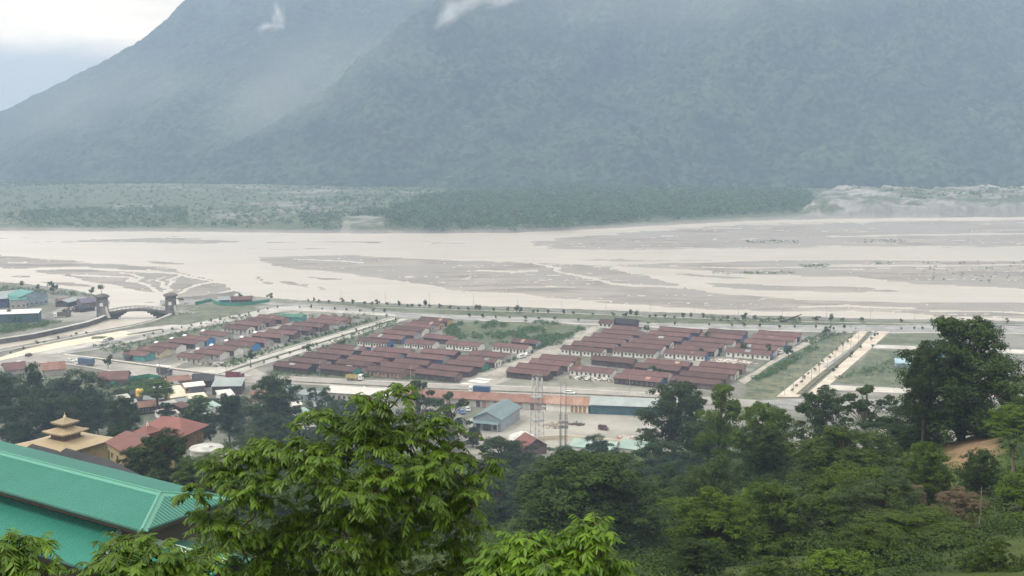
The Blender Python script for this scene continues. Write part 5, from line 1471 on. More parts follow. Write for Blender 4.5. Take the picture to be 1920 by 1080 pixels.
def car(px, to, label, c, L=4.2, z=.2, van=False):
    b = G(*px, z); r = thing('van' if van else 'car', label, 'van' if van else 'car', b, heading(px, to))
    h = L / 2; w_ = .86
    prof = [(-h, .35), (h, .35), (h, .75), (h - .9, .92), (h - 1.5, 1.45), (-h + .7, 1.48), (-h + .05, .95)] if not van else [(-h, .35), (h, .35), (h, .95), (h - .45, 1.1), (h - 1.0, 1.95), (-h + .1, 2.0), (-h, 1.2)]
    mb = MB(); n = len(prof)
    for s in (-1, 1):
        for x, zz in prof: mb.v.append((x, s * (w_ - (.12 if zz > 1.2 else 0)), zz))
    mb.f.append(tuple(range(n))); mb.f.append(tuple(range(2 * n - 1, n - 1, -1))); mb.m += [0, 0]
    for i in range(n):
        j = (i + 1) % n; mb.f.append((i, i + n, j + n, j)); mb.m.append(0)
    mb.build('body', paint(c), r)
    for s in (-1, 1):
        mb = MB(); y = s * (w_ - .055)
        if van: mb.hexa([(-h + .4, y - .02, 1.25), (h - .9, y - .02, 1.25), (h - .9, y + .03, 1.25), (-h + .4, y + .03, 1.25), (-h + .4, y - .02, 1.75), (h - 1.15, y - .02, 1.75), (h - 1.15, y + .03, 1.75), (-h + .4, y + .03, 1.75)])
        else: mb.hexa([(-h + .55, y - .03, .98), (h - 1.05, y - .03, .98), (h - 1.05, y + .03, .98), (-h + .55, y + .03, .98), (-h + .9, y - .06, 1.36), (h - 1.5, y - .06, 1.36), (h - 1.5, y, 1.36), (-h + .9, y, 1.36)])
        mb.build('side_window', M_GLASS, r)
    f = [(h - .98, .98), (h - 1.44, 1.40)] if not van else [(h - .5, 1.22), (h - .94, 1.86)]
    MB().hexa([(f[0][0] + .02, -.7, f[0][1]), (f[0][0] + .05, -.7, f[0][1]), (f[0][0] + .05, .7, f[0][1]), (f[0][0] + .02, .7, f[0][1]), (f[1][0] + .02, -.62, f[1][1]), (f[1][0] + .05, -.62, f[1][1]), (f[1][0] + .05, .62, f[1][1]), (f[1][0] + .02, .62, f[1][1])]).build('windscreen', M_GLASS, r)
    wheels(r, (h - .8, -h + .8), .75, .33, .22)
    return r


BL = (.045, .085, .20); WH = (.75, .75, .74); DK = (.04, .042, .05)
truck((159, 685), (140, 683), 'long blue grey covered truck with white cab on the left part of main road', WH, (.07, .11, .19), L=10.5, tall=2.7)
truck((899, 737), (880, 736), 'blue box truck with white cab passing the rusty roofed shed', WH, BL, L=9.5, tall=2.2)
truck((665, 713), (690, 714.5), 'yellow bodied tipper truck with white cab in front of the middle block', WH, (.42, .34, .14), L=8.2, tall=1.5, tipper=True)
truck((441, 711), (455, 712), 'maroon tipper truck parked at the junction beside the grey hall', (.16, .05, .06), (.18, .055, .06), L=8.6, tall=2.2, tipper=True)
truck((117, 595), (100, 596), 'white fronted truck with dark load in the far left compound', WH, (.14, .12, .10), L=10, z=0, tall=2.2, tipper=True)
truck((309, 703), (330, 705), 'dark truck with load at the bend of the main road', (.10, .10, .12), (.09, .08, .075), L=7.5, tall=2.2, tipper=True)
car((54, 667.5), (70, 662), 'dark saloon car at the left junction of the main road', DK, z=.25)
car((34, 682.5), (20, 682), 'white saloon car near the left end of the main road', WH, z=.25)
car((195, 640.5), (215, 635), 'white car on the cream pavement beside the avenue', WH, z=.4, L=4.8)
car((207, 637.5), (225, 632.5), 'dark car just behind the white car beside the avenue', (.12, .10, .09), z=.4)
car((131, 678.5), (150, 680), 'small white car in front of the long blue grey truck', WH, z=.25)
car((1131, 806), (1145, 808), 'dark maroon jeep parked alone in the dusty yard', (.10, .035, .035), L=3.8, z=.02, van=True)
car((1464, 663), (1450, 672), 'white car parked beside the lane at the right block', WH, z=.12)
car((978, 671), (990, 668), 'white van parked on the lane by the middle block', WH, z=.12, L=5.2, van=True)
car((988, 666.5), (1000, 662), 'white car behind the white van on the lane', WH, z=.12)
car((438, 738), (450, 737), 'white car under the tree beside the grey hall', WH, z=.02)
car((1068, 738.5), (1090, 740), 'white car on the main road right of the lattice tower', WH, z=.25, L=4.8)
car((877, 770), (880, 774), 'silver car parked between the dark tree and the workshop', (.5, .52, .54), z=.02, L=4.6)
car((866, 775), (872, 779), 'blue car parked behind the sparse dark tree', (.07, .15, .34), z=.02, L=4.6)
car((877, 659), (884, 659.5), 'white car parked beside the white fronted house of the middle block', WH, z=.05)
car((5, 716), (14, 714), 'dark blue car parked by the road at the far left edge', (.05, .08, .22), z=.02)

# ------------------------------------------------------------------ debris, heaps
M_DEB = mat('bleached_timber', (.52, .47, .41), .85, .3, 1.2, c2=(.70, .66, .60)); M_SHEET = mat('plastic_sheeting', (.66, .65, .62), .5, .15, .8, c2=(.78, .77, .74)); M_REDD = mat('broken_brick', (.30, .17, .13), .9, .3, 1)


def heap(name, label, cat, px, n, sx, sy, sz, m, z=0.0, seed=1):
    rg = random.Random(seed); c = G(*px, z); mb = MB(); u = U; v = Vector((-u.y, u.x, 0))
    for i in range(n):
        a0_, r0_ = rg.uniform(0, 2 * PI), math.sqrt(rg.random()); x, y = math.cos(a0_) * r0_ * sx, math.sin(a0_) * r0_ * sy
        l, wdt, h = rg.uniform(.5, 3.2), rg.uniform(.2, .9), rg.uniform(.08, .4) * sz
        zb = max(0, (1 - (x / sx) ** 2 - (y / sy) ** 2)) * sz * rg.uniform(.2, .9)
        a_ = rg.uniform(0, PI); ca, sa = math.cos(a_), math.sin(a_); tl_ = rg.uniform(-.25, .25)
        P8 = []
        for zz in (zb, zb + h):
            for i_, j_ in ((-1, -1), (1, -1), (1, 1), (-1, 1)):
                lx, ly = i_ * l / 2, j_ * wdt / 2
                P8.append((x + lx * ca - ly * sa, y + lx * sa + ly * ca, zz + lx * tl_ + (-.2 if zz == zb else 0)))
        mb.hexa(P8, rg.randrange(len(m)))
    o = mb.build(name, m); o.location = c; o.rotation_euler = (0, 0, math.atan2(u.y, u.x))
    return tag(o, label, cat)


heap('debris_heap', 'heap of broken white boards in front of the white fronted house', 'debris heap', (1108, 711), 150, 11, 4, 1.0, [M_SHEET, M_DEB, M_MED])
heap('debris_heap', 'cleared plot strewn with pale boards and bricks in right block', 'debris heap', (1376, 678), 150, 12, 4.5, .5, [M_SHEET, M_DEB, M_REDD], seed=2)
heap('debris_heap', 'rubble among weeds in front of the inner column of left block', 'debris heap', (400, 683), 120, 9, 4, 1.0, [M_DEB, M_MED, M_CONC], seed=3)
heap('debris_heap', 'scattered brown timber in the middle of the dusty yard', 'debris heap', (1040, 798), 90, 5, 5, .5, [M_DEB, M_OCH, M_DUST], seed=4)
heap('debris_heap', 'dark scrap row beside the right mast in the yard', 'debris heap', (1080, 796), 26, 3, 1.2, .8, [M_MED, M_DSTEEL], seed=5)
heap('debris_heap', 'pinkish scrap heap beside the mint roofed house', 'debris heap', (1180, 826), 90, 4.5, 3.5, 1.6, [M_REDD, M_DEB, M_SHEET], seed=6)
heap('debris_heap', 'dark stacked timber between shacks left of the gate tower', 'debris heap', (136, 583), 80, 7, 5, 2.4, [M_MED, M_DSTEEL, M_DEB], seed=7)
heap('debris_heap', 'white bags and scrap behind the gate tower compound', 'debris heap', (150, 560), 50, 8, 4, 1.2, [M_SHEET, M_DEB], seed=8)
heap('debris_heap', 'scrap and sheets between the market shacks', 'debris heap', (330, 752), 120, 12, 5, 1.2, [M_SHEET, M_DEB, M_MED, M_DSTEEL], seed=9)
heap('debris_heap', 'pale scrap around the tall tree foot behind the hero foliage', 'debris heap', (575, 800), 110, 8, 6, 1.0, [M_SHEET, M_DEB, M_DSTEEL], seed=10)['label'] = 'pale scrap scattered right of the tall tree trunk'
heap('debris_heap', 'stones and boards on the grass below the green fence', 'debris heap', (345, 585), 50, 8, 5, .5, [M_SHEET, M_DEB], seed=12)
# sheeting heap by the workshop
gx, gy = np.meshgrid(np.linspace(-1, 1, 40), np.linspace(-1, 1, 30))
zz = np.clip(1 - gx ** 2 - gy ** 2, 0, 1) ** .5 * 2.6 * (.6 + .8 * fbm(gx * 3 + 5, gy * 3, 4, 3)) - .1
c = G(979, 822)
o = link('sheet_heap', npmesh('sheet_heap', np.stack([gx * 5.2, gy * 3.4, zz], -1).reshape(-1, 3), gridfaces(30, 40), M_SHEET, smooth=False)); o.location = c
tag(o, 'crumpled heap of white sheeting beside the workshop', 'sheet heap')
# white sheets drying on the ground near the lane mouth
k = 0
for (x, y, w_, d_, lb) in ((288, 690, 9, 14, 'large white concrete slab at the corner of left block'), (896, 715.5, 9, 4, 'pale slab on the ground at the lane mouth'), (880, 722, 10, 5, 'pale patch of sheeting beside the main road'), (905, 711, 8, 3, 'narrow pale slab beside the lane'), (1225, 741, 7, 3, 'white sheet lying by the verge under the lattice tower')):
    o = MB().slab([(-w_ / 2, -d_ / 2, .14), (w_ / 2, -d_ / 2 - .4, .14), (w_ / 2 + .6, d_ / 2, .14), (-w_ / 2 + .4, d_ / 2 + .3, .14)], .3).build('ground_sheet', M_SHEET); o.location = G(x, y); o.rotation_euler = (0, 0, math.atan2(U.y, U.x))
    tag(o, lb if 'verge' not in lb else 'white sheet lying at the right end of the main road verge', 'ground sheet')

# ------------------------------------------------------------------ trees
PROTO = {}


def crown_proto(key, kind, seed, lm):
    rng = np.random.default_rng(seed)
    spec = dict(round=(44, .085, .18, 760, .027, .55, .66), dark=(38, .075, .18, 640, .028, .5, .66), spread=(34, .08, .17, 680, .026, .55, .48), feather=(44, .07, .13, 520, .030, .26, .85), sparse=(26, .06, .12, 330, .034, .5, .6), dome=(96, .075, .135, 640, .019, .55, .7), big=(66, .075, .165, 760, .021, .55, .6), shrub=(30, .12, .2, 420, .045, .5, .8), tall=(34, .09, .16, 420, .034, .5, .7))[kind]
    nl, r0, r1, per, ll, asp, fl = spec
    C_, R_ = [], []
    for i in range(nl):
        for _ in range(40):
            th = rng.uniform(0, 2 * PI); z = rng.uniform(.06, .90)
            env = max(.03, 1 - (abs(z - .36) / .66) ** 1.8) ** .62
            if kind == 'spread': env *= .75 + .35 * math.sin(z * 17 + seed)
            if kind == 'dome': env = math.sqrt(max(.03, 1 - ((z - .20) / .76) ** 2)) * .98
            if kind == 'big': env = max(.05, 1 - (abs(z - .38) / .62) ** 1.7) ** .8 * (.86 + .2 * math.sin(th * 3 + z * 9))
            if kind == 'tall': env = (1 - z) ** .55 * 1.05
            if kind == 'sparse': env *= rng.uniform(.5, 1.1)
            rr = .5 * env * (rng.uniform(.45, .82) if i > nl * .25 else rng.uniform(.0, .5))
            p = np.array([rr * math.cos(th), rr * math.sin(th), z]); r = rng.uniform(r0, r1)
            mn = 1.0 if kind in ('sparse', 'spread', 'feather') else .82
            if all(np.linalg.norm((p - q) * (1, 1, 1.1)) > mn * r for q in C_): break
        C_.append(p); R_.append(r)
    C_, R_ = np.array(C_), np.array(R_)
    # every limb end carries tufts; leaves face outwards from their tuft
    ks = 15; pt = per // ks; per = pt * ks
    d1 = unit(rng.normal(size=(nl, ks, 3)) + (0, 0, .40))
    tc_ = C_[:, None] + d1 * R_[:, None, None] * rng.uniform(.62, 1.05, (nl, ks, 1)) * (1, 1, fl)
    tr_ = R_[:, None] * rng.uniform(.26, .50, (nl, ks))
    d2 = unit(rng.normal(size=(nl, ks, pt, 3)) + (0, 0, .35))
    c = tc_[:, :, None] + d2 * tr_[:, :, None, None] * rng.uniform(.55, 1.1, (nl, ks, pt, 1)) * (1, 1, .75)
    n = unit(d2 * .8 + d1[:, :, None] * .5 + (0, 0, .30) + rng.normal(size=d2.shape) * .30).reshape(-1, 3)
    lobe = np.repeat(np.repeat((rng.uniform(0, .6, (nl, 1)) + rng.uniform(0, .4, (nl, ks))).ravel(), pt), 4)
    v, f, t = leafquads(c.reshape(-1, 3), n, np.full(nl * per, ll), np.full(nl * per, ll * asp), rng)
    crown = npmesh('crown', v, f, lm, tone=np.clip(t * .55 + lobe * .4, 0, .96))
    mb = MB()
    mb.tube([(0, 0, 0), (.01, .0, .3), (-.01, .01, .62)], [.026, .02, .008], 6)
    for i in range(nl):
        s = min(C_[i][2] * .55, .5); m_ = Vector(C_[i]) * .5 + Vector((0, 0, s * .55))
        mb.tube([(0, 0, s * .6), tuple(m_), tuple(C_[i])], [.013, .008, .003], 4, cap=False)
    o = mb.build('branches', BARKG if kind == 'sparse' else BARK)
    bm_ = o.data; bpy.data.objects.remove(o)
    PROTO[key] = (crown, bm_)


for k_, kd, s_, lm in (('round', 'round', 3, 'round'), ('round2', 'round', 14, 'round'), ('bright', 'round', 5, 'bright'), ('dark', 'dark', 6, 'dark'), ('dark2', 'dark', 16, 'dark'), ('blue', 'dark', 8, 'blue'), ('spread', 'spread', 9, 'dark'), ('spread2', 'spread', 19, 'blue'), ('feather', 'feather', 10, 'grey'),
                       ('dome', 'dome', 14, 'dark'), ('big', 'big', 31, 'dark'), ('brown', 'feather', 11, 'brown'), ('sparse', 'sparse', 12, 'dark'), ('sparse2', 'sparse', 22, 'blue'), ('shrub', 'shrub', 13, 'bright'), ('tall', 'tall', 15, 'dark'), ('lightgreen', 'spread', 29, 'bright'), ('shrubd', 'shrub', 33, 'round')):
    crown_proto(k_, kd, s_, LEAF[lm])


def tree(kind, x0, x1, yt, yb, d, label, group=None, rz=None, gz=None, cat='tree'):
    cx_ = (x0 + x1) / 2; X = (cx_ - 960) * d / F / CP
    top, bot = P(cx_, yt, d), P(cx_, yb, d)
    X = top.x
    g = gz if gz is not None else hz_at(X, d)
    wdt = (x1 - x0) * d / F * 1.15
    zb = max(bot.z, g + .5) if top.z - max(bot.z, g + .5) > 1.5 else bot.z
    hc = top.z - zb
    if g > zb: g = zb - .5
    r = thing('shrub' if cat == 'shrub' else 'tree', label, cat, (X, d, g), 0, group)
    cm, bm_ = PROTO[kind]
    a_ = rz if rz is not None else random.uniform(0, 2 * PI)
    for nm, me in (('crown', cm), ('branches', bm_)):
        o = link(nm, me, r); o.location = (0, 0, zb - g); o.scale = (wdt, wdt * .92, hc * 1.0); o.rotation_euler = (0, 0, a_)
    rad = max(.10, wdt * .026)
    h = zb - g
    if h > .3:
        MB().tube([(0, 0, -.6), (wdt * .012, 0, h * .45), (0, 0, h + hc * .12)], [rad * 1.35, rad * 1.05, rad * .9], 7).build('trunk', BARK, r)
    return r


T = tree
# right hillside
T('big', 1680, 1945, 582, 850, 165, 'large spreading dark tree towering at the right, above all other trees')
T('dark', 1690, 1786, 648, 790, 162, 'dark leaning tree joined to the left side of the large right tree')
T('lightgreen', 1880, 1990, 700, 800, 172, 'light green tree at the right edge behind the large tree')
T('dark', 1195, 1338, 715, 850, 320, 'dark broad tree standing in front of the teal warehouse')
T('lightgreen', 1300, 1402, 712, 860, 225, 'feathery light tree in front of the purple grey house')
T('bright', 1372, 1500, 752, 880, 205, 'light green tree right of the feathery tree')
T('dark2', 1478, 1600, 727, 850, 245, 'dark green tree below the right avenue foot')
T('sparse', 1562, 1690, 714, 830, 232, 'dark brownish tree with visible twigs below the cross street')
T('blue', 1615, 1770, 762, 870, 185, 'dark green tree between the brownish tree and large right tree')
T('round', 1478, 1700, 800, 955, 150, 'round glossy tree with yellow green top in the middle of right hillside')
T('bright', 1690, 1790, 828, 960, 126, 'bright round tree left of the bare earth patch')
T('dark', 1792, 1882, 842, 950, 118, 'dark round tree in front of the bare earth patch')
T('feather', 1258, 1396, 846, 1030, 124, 'grey green feathery tree right of the dome shaped tree')
T('round2', 1376, 1522, 902, 1050, 108, 'broad green tree with bare lower trunk, bottom right of centre')
T('round', 1488, 1664, 862, 1045, 118, 'dark dense tree below the round glossy tree')
T('dome', 928, 1278, 846, 1110, 142, 'huge dome shaped dark green tree in the lower middle')
T('brown', 1650, 1752, 900, 1010, 106, 'dry brown bushy tree on the right hillside')
T('brown', 1742, 1855, 915, 1075, 100, 'olive brown weeping tree right of the dry brown tree').children[0].material_slots  # keeps its own crown
T('round', 1600, 1836, 963, 1110, 84, 'dark tree with yellow lit tips at the bottom right')
T('shrub', 1505, 1645, 1030, 1110, 70, 'bright shrub at the bottom edge right of centre', cat='shrub')
T('shrubd', 1395, 1500, 1045, 1110, 74, 'green shrub at the bottom edge beside the bright shrub', cat='shrub')
T('bright', 1852, 1960, 760, 830, 150, 'light green tree above the bare earth patch at right edge')
T('shrub', 1876, 1970, 888, 965, 104, 'bright green shrub at the right edge below the palm', cat='shrub')
T('shrub', 1862, 1960, 960, 1035, 92, 'light shrub on the grass slope at lower right edge', cat='shrub')
T('dark2', 1290, 1400, 985, 1100, 96, 'dark tree beneath the feathery tree at the bottom')
T('dark', 1380, 1490, 800, 905, 170, 'dark tree filling the gap left of the round glossy tree')
T('blue', 1270, 1390, 780, 860, 240, 'blue green tree below the feathery light tree')
T('blue', 1180, 1300, 826, 905, 300, 'blue green bushy tree below the mint roofed house')
T('blue', 1085, 1162, 814, 870, 380, 'small dark tree in front of the right mast')
T('dark', 880, 1012, 818, 905, 350, 'dark tree below the workshop and orange tanks')
T('blue', 1000, 1110, 836, 895, 330, 'low dark tree below the lattice tower foot')
T('sparse2', 850, 1010, 880, 985, 240, 'dark purple tinted tree behind the leafy near tree')
T('dark2', 985, 1090, 868, 930, 280, 'dark tree just behind the huge dome shaped tree')
T('blue', 1215, 1300, 870, 960, 215, 'shadowy tree right behind the dome shaped tree')
T('dark', 1670, 1740, 800, 860, 165, 'small dark tree left of the bare earth patch top')
T('shrub', 1820, 1900, 770, 815, 160, 'leafy shrub under the large right tree', cat='shrub')
T('dark', 1700, 1790, 755, 850, 168, 'dark tree at the foot of the large right tree')
T('dark2', 1850, 1950, 740, 830, 178, 'dark tree behind the foot of the large right tree')
T('round', 1560, 1720, 985, 1120, 76, 'leafy green tree low at the bottom right')
T('dark', 1250, 1370, 1010, 1120, 78, 'dark tree at the bottom edge under the feathery tree')
T('round2', 1800, 1930, 1015, 1130, 66, 'low leafy tree in the bottom right corner')
# middle and left
T('spread', 448, 574, 694, 800, 425, 'tall thin trunked tree rising over the market shacks')
T('sparse2', 560, 642, 722, 800, 428, 'dark sparse tree in front of the off white shed')
T('spread2', 600, 730, 745, 830, 410, 'broad dark tree below the off white shed')
T('sparse', 738, 832, 704, 812, 424, 'dark sparse tree covering the left end of rusty shed')
T('sparse', 800, 884, 728, 822, 415, 'open branched dark tree left of the workshop')
T('tall', 34, 88, 678, 790, 430, 'dark conical tree at left below the main road')
T('blue', 72, 208, 694, 812, 428, 'massive dark rounded tree above the golden temple')
T('blue', -20, 112, 742, 850, 390, 'dark tree at the left edge beside the golden temple')
T('spread2', 40, 150, 735, 820, 400, 'grey dark tree between the conical tree and temple spire')
T('blue', 190, 262, 742, 830, 345, 'dark tree between the golden temple and red hall')
T('blue', 340, 406, 752, 836, 375, 'dark blue green tree right of the red hall')
T('spread2', 392, 462, 735, 815, 395, 'blue green tree left of the tall thin trunked tree')
T('lightgreen', 345, 400, 740, 775, 420, 'light green bush below the cream awning')
T('dark2', 232, 372, 808, 935, 215, 'broad dark tree between the red temple and water tank')
T('dark', 214, 300, 838, 930, 222, 'dark tree hiding the foot of the small red temple')
T('round', 320, 440, 850, 935, 190, 'green tree in front of the white water tank')
T('feather', 410, 520, 800, 870, 330, 'grey green undergrowth tree at the tall tree foot')
T('blue', 455, 560, 775, 850, 380, 'bushy dark tree behind the tall trunk')
T('lightgreen', 255, 330, 712, 745, 465, 'light green bush on the slope below the road bend')
T('blue', 640, 760, 790, 880, 330, 'dark tree behind the top of the leafy near tree')
T('dark', 560, 660, 800, 880, 330, 'dark bushy tree below the scrap yard')
T('dark', 440, 540, 840, 920, 240, 'dark tree behind the left shoulder of the near tree')
T('dark2', 700, 900, 850, 960, 230, 'dark tree mass behind the leafy near tree')
T('spread2', 292, 330, 752, 795, 430, 'dark tree between the boarded shack and the rusty store')
T('blue', 345, 378, 785, 825, 392, 'dark tree at the right end of the red hall')
T('dark', 420, 456, 742, 778, 446, 'dark tree behind the white walled garage')
T('spread', 222, 250, 765, 805, 415, 'dark tree left of the grey shack above the red hall')
T('dark', 596, 642, 778, 825, 395, 'dark tree below the broad dark tree')
T('spread2', 1190, 1235, 800, 845, 415, 'dark tree at the right end of the dusty yard')
T('dark', 868, 905, 800, 845, 418, 'dark tree beside the orange tanks')
T('blue', 160, 200, 740, 800, 425, 'dark tree left of the white roofed shack')
T('dark', -30, 40, 700, 790, 425, 'dark tree at the left edge below the main road')
T('blue', 100, 170, 745, 830, 360, 'dark blue tree directly behind the golden temple spire')
T('spread2', 205, 262, 742, 800, 420, 'dark tree beside the white roofed shack')
T('spread2', 195, 240, 800, 850, 300, 'small dark tree behind the golden temple corner')


# canopy trees filling the slope between the traced ones
SKX = [240, 430, 880, 1000, 1090, 1180, 1210, 1300, 1400, 1480, 1570, 1690, 1760, 1890, 1960]
SKY_ = [860, 880, 850, 860, 845, 860, 815, 800, 815, 818, 815, 825, 905, 960, 900]
frg_ = random.Random(21); FT = []
for _ in range(9000):
    d = frg_.uniform(85, 385); px = frg_.uniform(230, 1950)
    X = (px - 960) * d / F
    g = hz_at(X, d) if len(FT) < 70 else 0
    if len(FT) >= 70: break
    h = frg_.uniform(5.0, 8.5); wd_ = frg_.uniform(6.5, 10)
    yt = float(proj(X, d, g + h)[1]); yb = float(proj(X, d, g)[1])
    if yt < np.interp(px, SKX, SKY_) + 24 or yt > 1075: continue
    if px < 400 and d < 235: continue
    if 900 < px < 1300 and d < 150: continue
    if 1660 < px < 1880 and 95 < d < 165: continue
    if 400 <= px < 860 and d < 160: continue
    hw = wd_ / d * F / 2
    if any(abs(px - a_) < hw + c_ and abs(yt - b_) < q_ for a_, b_, c_, q_ in ((1820, 830, 30, 60), (1702, 940, 20, 40), (1430, 1030, 10, 45), (1900, 1060, 20, 40), (390, 845, 10, 50), (980, 815, 40, 40), (1800, 960, 20, 45), (280, 830, 30, 40))): continue
    if any(math.hypot(X - t_[0], (d - t_[1]) * .8) < 6.2 for t_ in FT): continue
    FT.append((X, d, g, h, wd_, px, yt))
tiers = {'upper': [], 'middle': [], 'lower': []}
for t_ in FT: tiers['upper' if t_[1] > 230 else ('middle' if t_[1] > 135 else 'lower')].append(t_)
for tn, lst in tiers.items():
    for i_, (X, d, g, h, wd_, px, yt) in enumerate(sorted(lst, key=lambda q: q[5])):
        kd = frg_.choice(['round', 'round2', 'dark', 'dark2', 'spread', 'spread2', 'bright', 'lightgreen', 'feather', 'round'] if d < 230 else ['dark', 'dark2', 'blue', 'spread', 'spread2', 'round'])
        hw = wd_ / d * F / 2
        nm = {'r': 'round leafy', 'd': 'dark dense', 's': 'dark layered', 'b': 'bright leafy' if kd == 'bright' else 'dark blue green', 'l': 'light green', 'f': 'grey green'}[kd[0]]
        T(kd, px - hw, px + hw, yt, float(proj(X, d, g + h * .12)[1]), d, '%s tree on the wooded slope, %s from left in its %s tier' % (nm, ordn(i_ + 1), tn), 'trees filling the wooded slope')

# banana-like palm
def palm(px, y, d, h, label):
    X = P(px, y, d).x; g = hz_at(X, d)
    tz = P(px, y, d).z
    r = thing('palm', label, 'palm', (X, d, g))
    MB().tube([(0, 0, -.5), (.1, 0, (tz - g) * .5), (0, 0, tz - g)], [.22, .18, .13], 8).build('trunk', BARKG, r)
    V, Fc = [], []
    rg = random.Random(4)
    for k in range(15):
        a_ = k * 2.4; L = h * rg.uniform(.8, 1.15); el = rg.uniform(.2, 1.2)
        prev = None
        for i in range(11):
            t = i / 10
            p = Vector((math.cos(a_) * L * t * math.cos(el), math.sin(a_) * L * t * math.cos(el), L * t * math.sin(el) - L * .75 * t * t)) + Vector((0, 0, tz - g))
            w_ = .34 * math.sin(PI * min(1, .08 + t * .92)) ** .7 * (h / 3)
            s = Vector((-math.sin(a_), math.cos(a_), 0)) * w_
            n = len(V); V += [tuple(p + s - Vector((0, 0, w_ * .5))), tuple(p), tuple(p - s - Vector((0, 0, w_ * .5)))]
            if prev is not None and (i % 3 or rg.random() < .5):
                Fc += [(prev, prev + 1, n + 1, n), (prev + 1, prev + 2, n + 2, n + 1)]
            prev = n
    link('fronds', npmesh('fronds', V, Fc, LEAF['grey'], tone=np.random.default_rng(2).uniform(0, .6, len(V))), r)


palm(1900, 838, 118, 2.7, 'broad leaved banana palm at the right edge beside the bare earth')
palm(1655, 985, 96, 1.7, 'small palm beside the broken trunk post')

# ------------------------------------------------------------------ saplings: embankment row and avenue plantings
SAP = []
for s_ in range(4):
    rng = np.random.default_rng(50 + s_)
    nl = 7; C_ = np.stack([rng.uniform(-.9, .9, nl), rng.uniform(-.9, .9, nl), rng.uniform(1.6, 3.2, nl)], -1); d_ = unit(rng.normal(size=(nl, 16, 3)))
    c = C_[:, None] + d_ * .75 * rng.uniform(.4, 1, (nl, 16, 1))
    v, f, t = leafquads(c.reshape(-1, 3), unit(d_ + (0, 0, .5)).reshape(-1, 3), np.full(nl * 16, .8), np.full(nl * 16, .42), rng)
    tb = MB().tube([(0, 0, -.3), (.05, 0, 1.2), (0, 0, 2.4)], [.10, .07, .04], 5)
    vv = np.concatenate([v, np.array(tb.v)])
    me = bpy.data.meshes.new('sapling')
    me.from_pydata(vv.tolist(), [], f.tolist() + [tuple(len(v) + i for i in q) for q in tb.f])
    me.materials.append(LEAF['dark'] if s_ < 3 else LEAF['brown']); me.materials.append(BARK)
    me.polygons.foreach_set('material_index', [0] * len(f) + [1] * len(tb.f))
    at_ = me.attributes.new('tone', 'FLOAT', 'POINT'); at_.data.foreach_set('value', np.concatenate([t, np.zeros(len(tb.v))]).astype(np.float32))
    SAP.append(me)


def sapling(px, py, s, label, group, k=None, name='sapling', cat='young tree'):
    o = link(name, SAP[random.randrange(3) if k is None else k]); o.location = G(px, py); q = random.uniform(.8, 1.25)
    o.scale = (s * q, s * q, s * random.uniform(.75, 1.2)); o.rotation_euler = (0, 0, random.uniform(0, 6.28))
    return tag(o, label, cat, group)


EMB = [(578, 570), (589, 570.5), (598, 571), (617, 572), (642, 573), (662, 574.5), (684, 575.5), (697, 576), (708, 577), (726, 577.5), (749, 579), (764, 580), (773, 580.5), (786, 581), (797, 581.5), (806, 582), (826, 583), (843, 584), (860, 585), (878, 586), (893, 586.5), (899, 587), (926, 588), (952, 589), (968, 589.5), (975, 590), (1000, 591), (1008, 591.5), (1028, 592), (1057, 593),
       (1075, 594), (1112, 595), (1150, 597), (1172, 598), (1183, 598), (1193, 598.5), (1218, 599.5), (1229, 600), (1246, 600), (1265, 601), (1281, 601.5), (1295, 602), (1318, 602.5), (1364, 603), (1378, 604), (1395, 604), (1414, 604.5), (1440, 604.5), (1465, 605), (1483, 605.5), (1498, 606), (1530, 607), (1558, 608), (1579, 608), (1615, 609), (1690, 609.5), (1748, 610), (1765, 610.5), (1855, 612), (1888, 612.5)]
for i, (x, y) in enumerate(EMB):
    sapling(x, y - 3, random.choice((.7, .85, 1.0, 1.3)), 'young dark tree in the river embankment row, %s tree from the left' % ordn(i + 1), 'young trees along the river embankment')
PROM = [(x, np.interp(x, [560, 760, 900, 1120, 1240, 1400, 1560, 1780], [582, 594, 600.5, 607.5, 613.5, 618, 622.5, 622.5])) for x in (562, 583, 604, 628, 650, 676, 700, 722, 880, 905, 930, 955, 985, 1010, 1040, 1085, 1215, 1265, 1330, 1372, 1395, 1425, 1462, 1490, 1530, 1556, 1563, 1583, 1690, 1714, 1730, 1750, 1770)]
for i, (x, y) in enumerate(PROM):
    sapling(x, y - 3.5, random.choice((.55, .65, .8)), 'small street tree along the riverside road, %s tree from the left' % ordn(i + 1), 'street trees along the riverside road')
AV = [('small street tree on the left paving of the right avenue, %s from the near end', [(lerp(1483, 1596, t) + random.uniform(-3, 3), lerp(735, 636, t)) for t in np.linspace(0, 1, 14)], 3), ('street tree on the right paving of the right avenue, %s from the near end', [(1563, 699), (1569, 694), (1594, 672), (1597, 668), (1614, 655), (1634, 640), (1640, 634), (1645, 630)], None),
      ('small street tree beside the left avenue, %s from the near end', [(lerp(270, 520, t), lerp(633, 578.5, t)) for t in np.linspace(0, 1, 15)], None), ('small tree along the far kerb of diagonal avenue, %s from the near end', [(lerp(440, 725, t), lerp(678, 595, t)) for t in np.linspace(0, 1, 16)], None),
      ('small tree along the near kerb of diagonal avenue, %s from the near end', [(lerp(470, 742, t), lerp(690, 602, t)) for t in np.linspace(0, 1, 12)], None), ('low bush along the channel pavement, %s from the left', [(20, 664.5), (45, 656), (70, 648), (84, 645), (110, 638), (134, 633), (143, 630), (162, 628)], None)]
for lb, pts, k in AV:
    for i, (x, y) in enumerate(pts):
        sapling(x, y, random.uniform(.5, .75), lb % ordn(i + 1), lb.split(',')[0].replace('small ', '') + ' row', k)
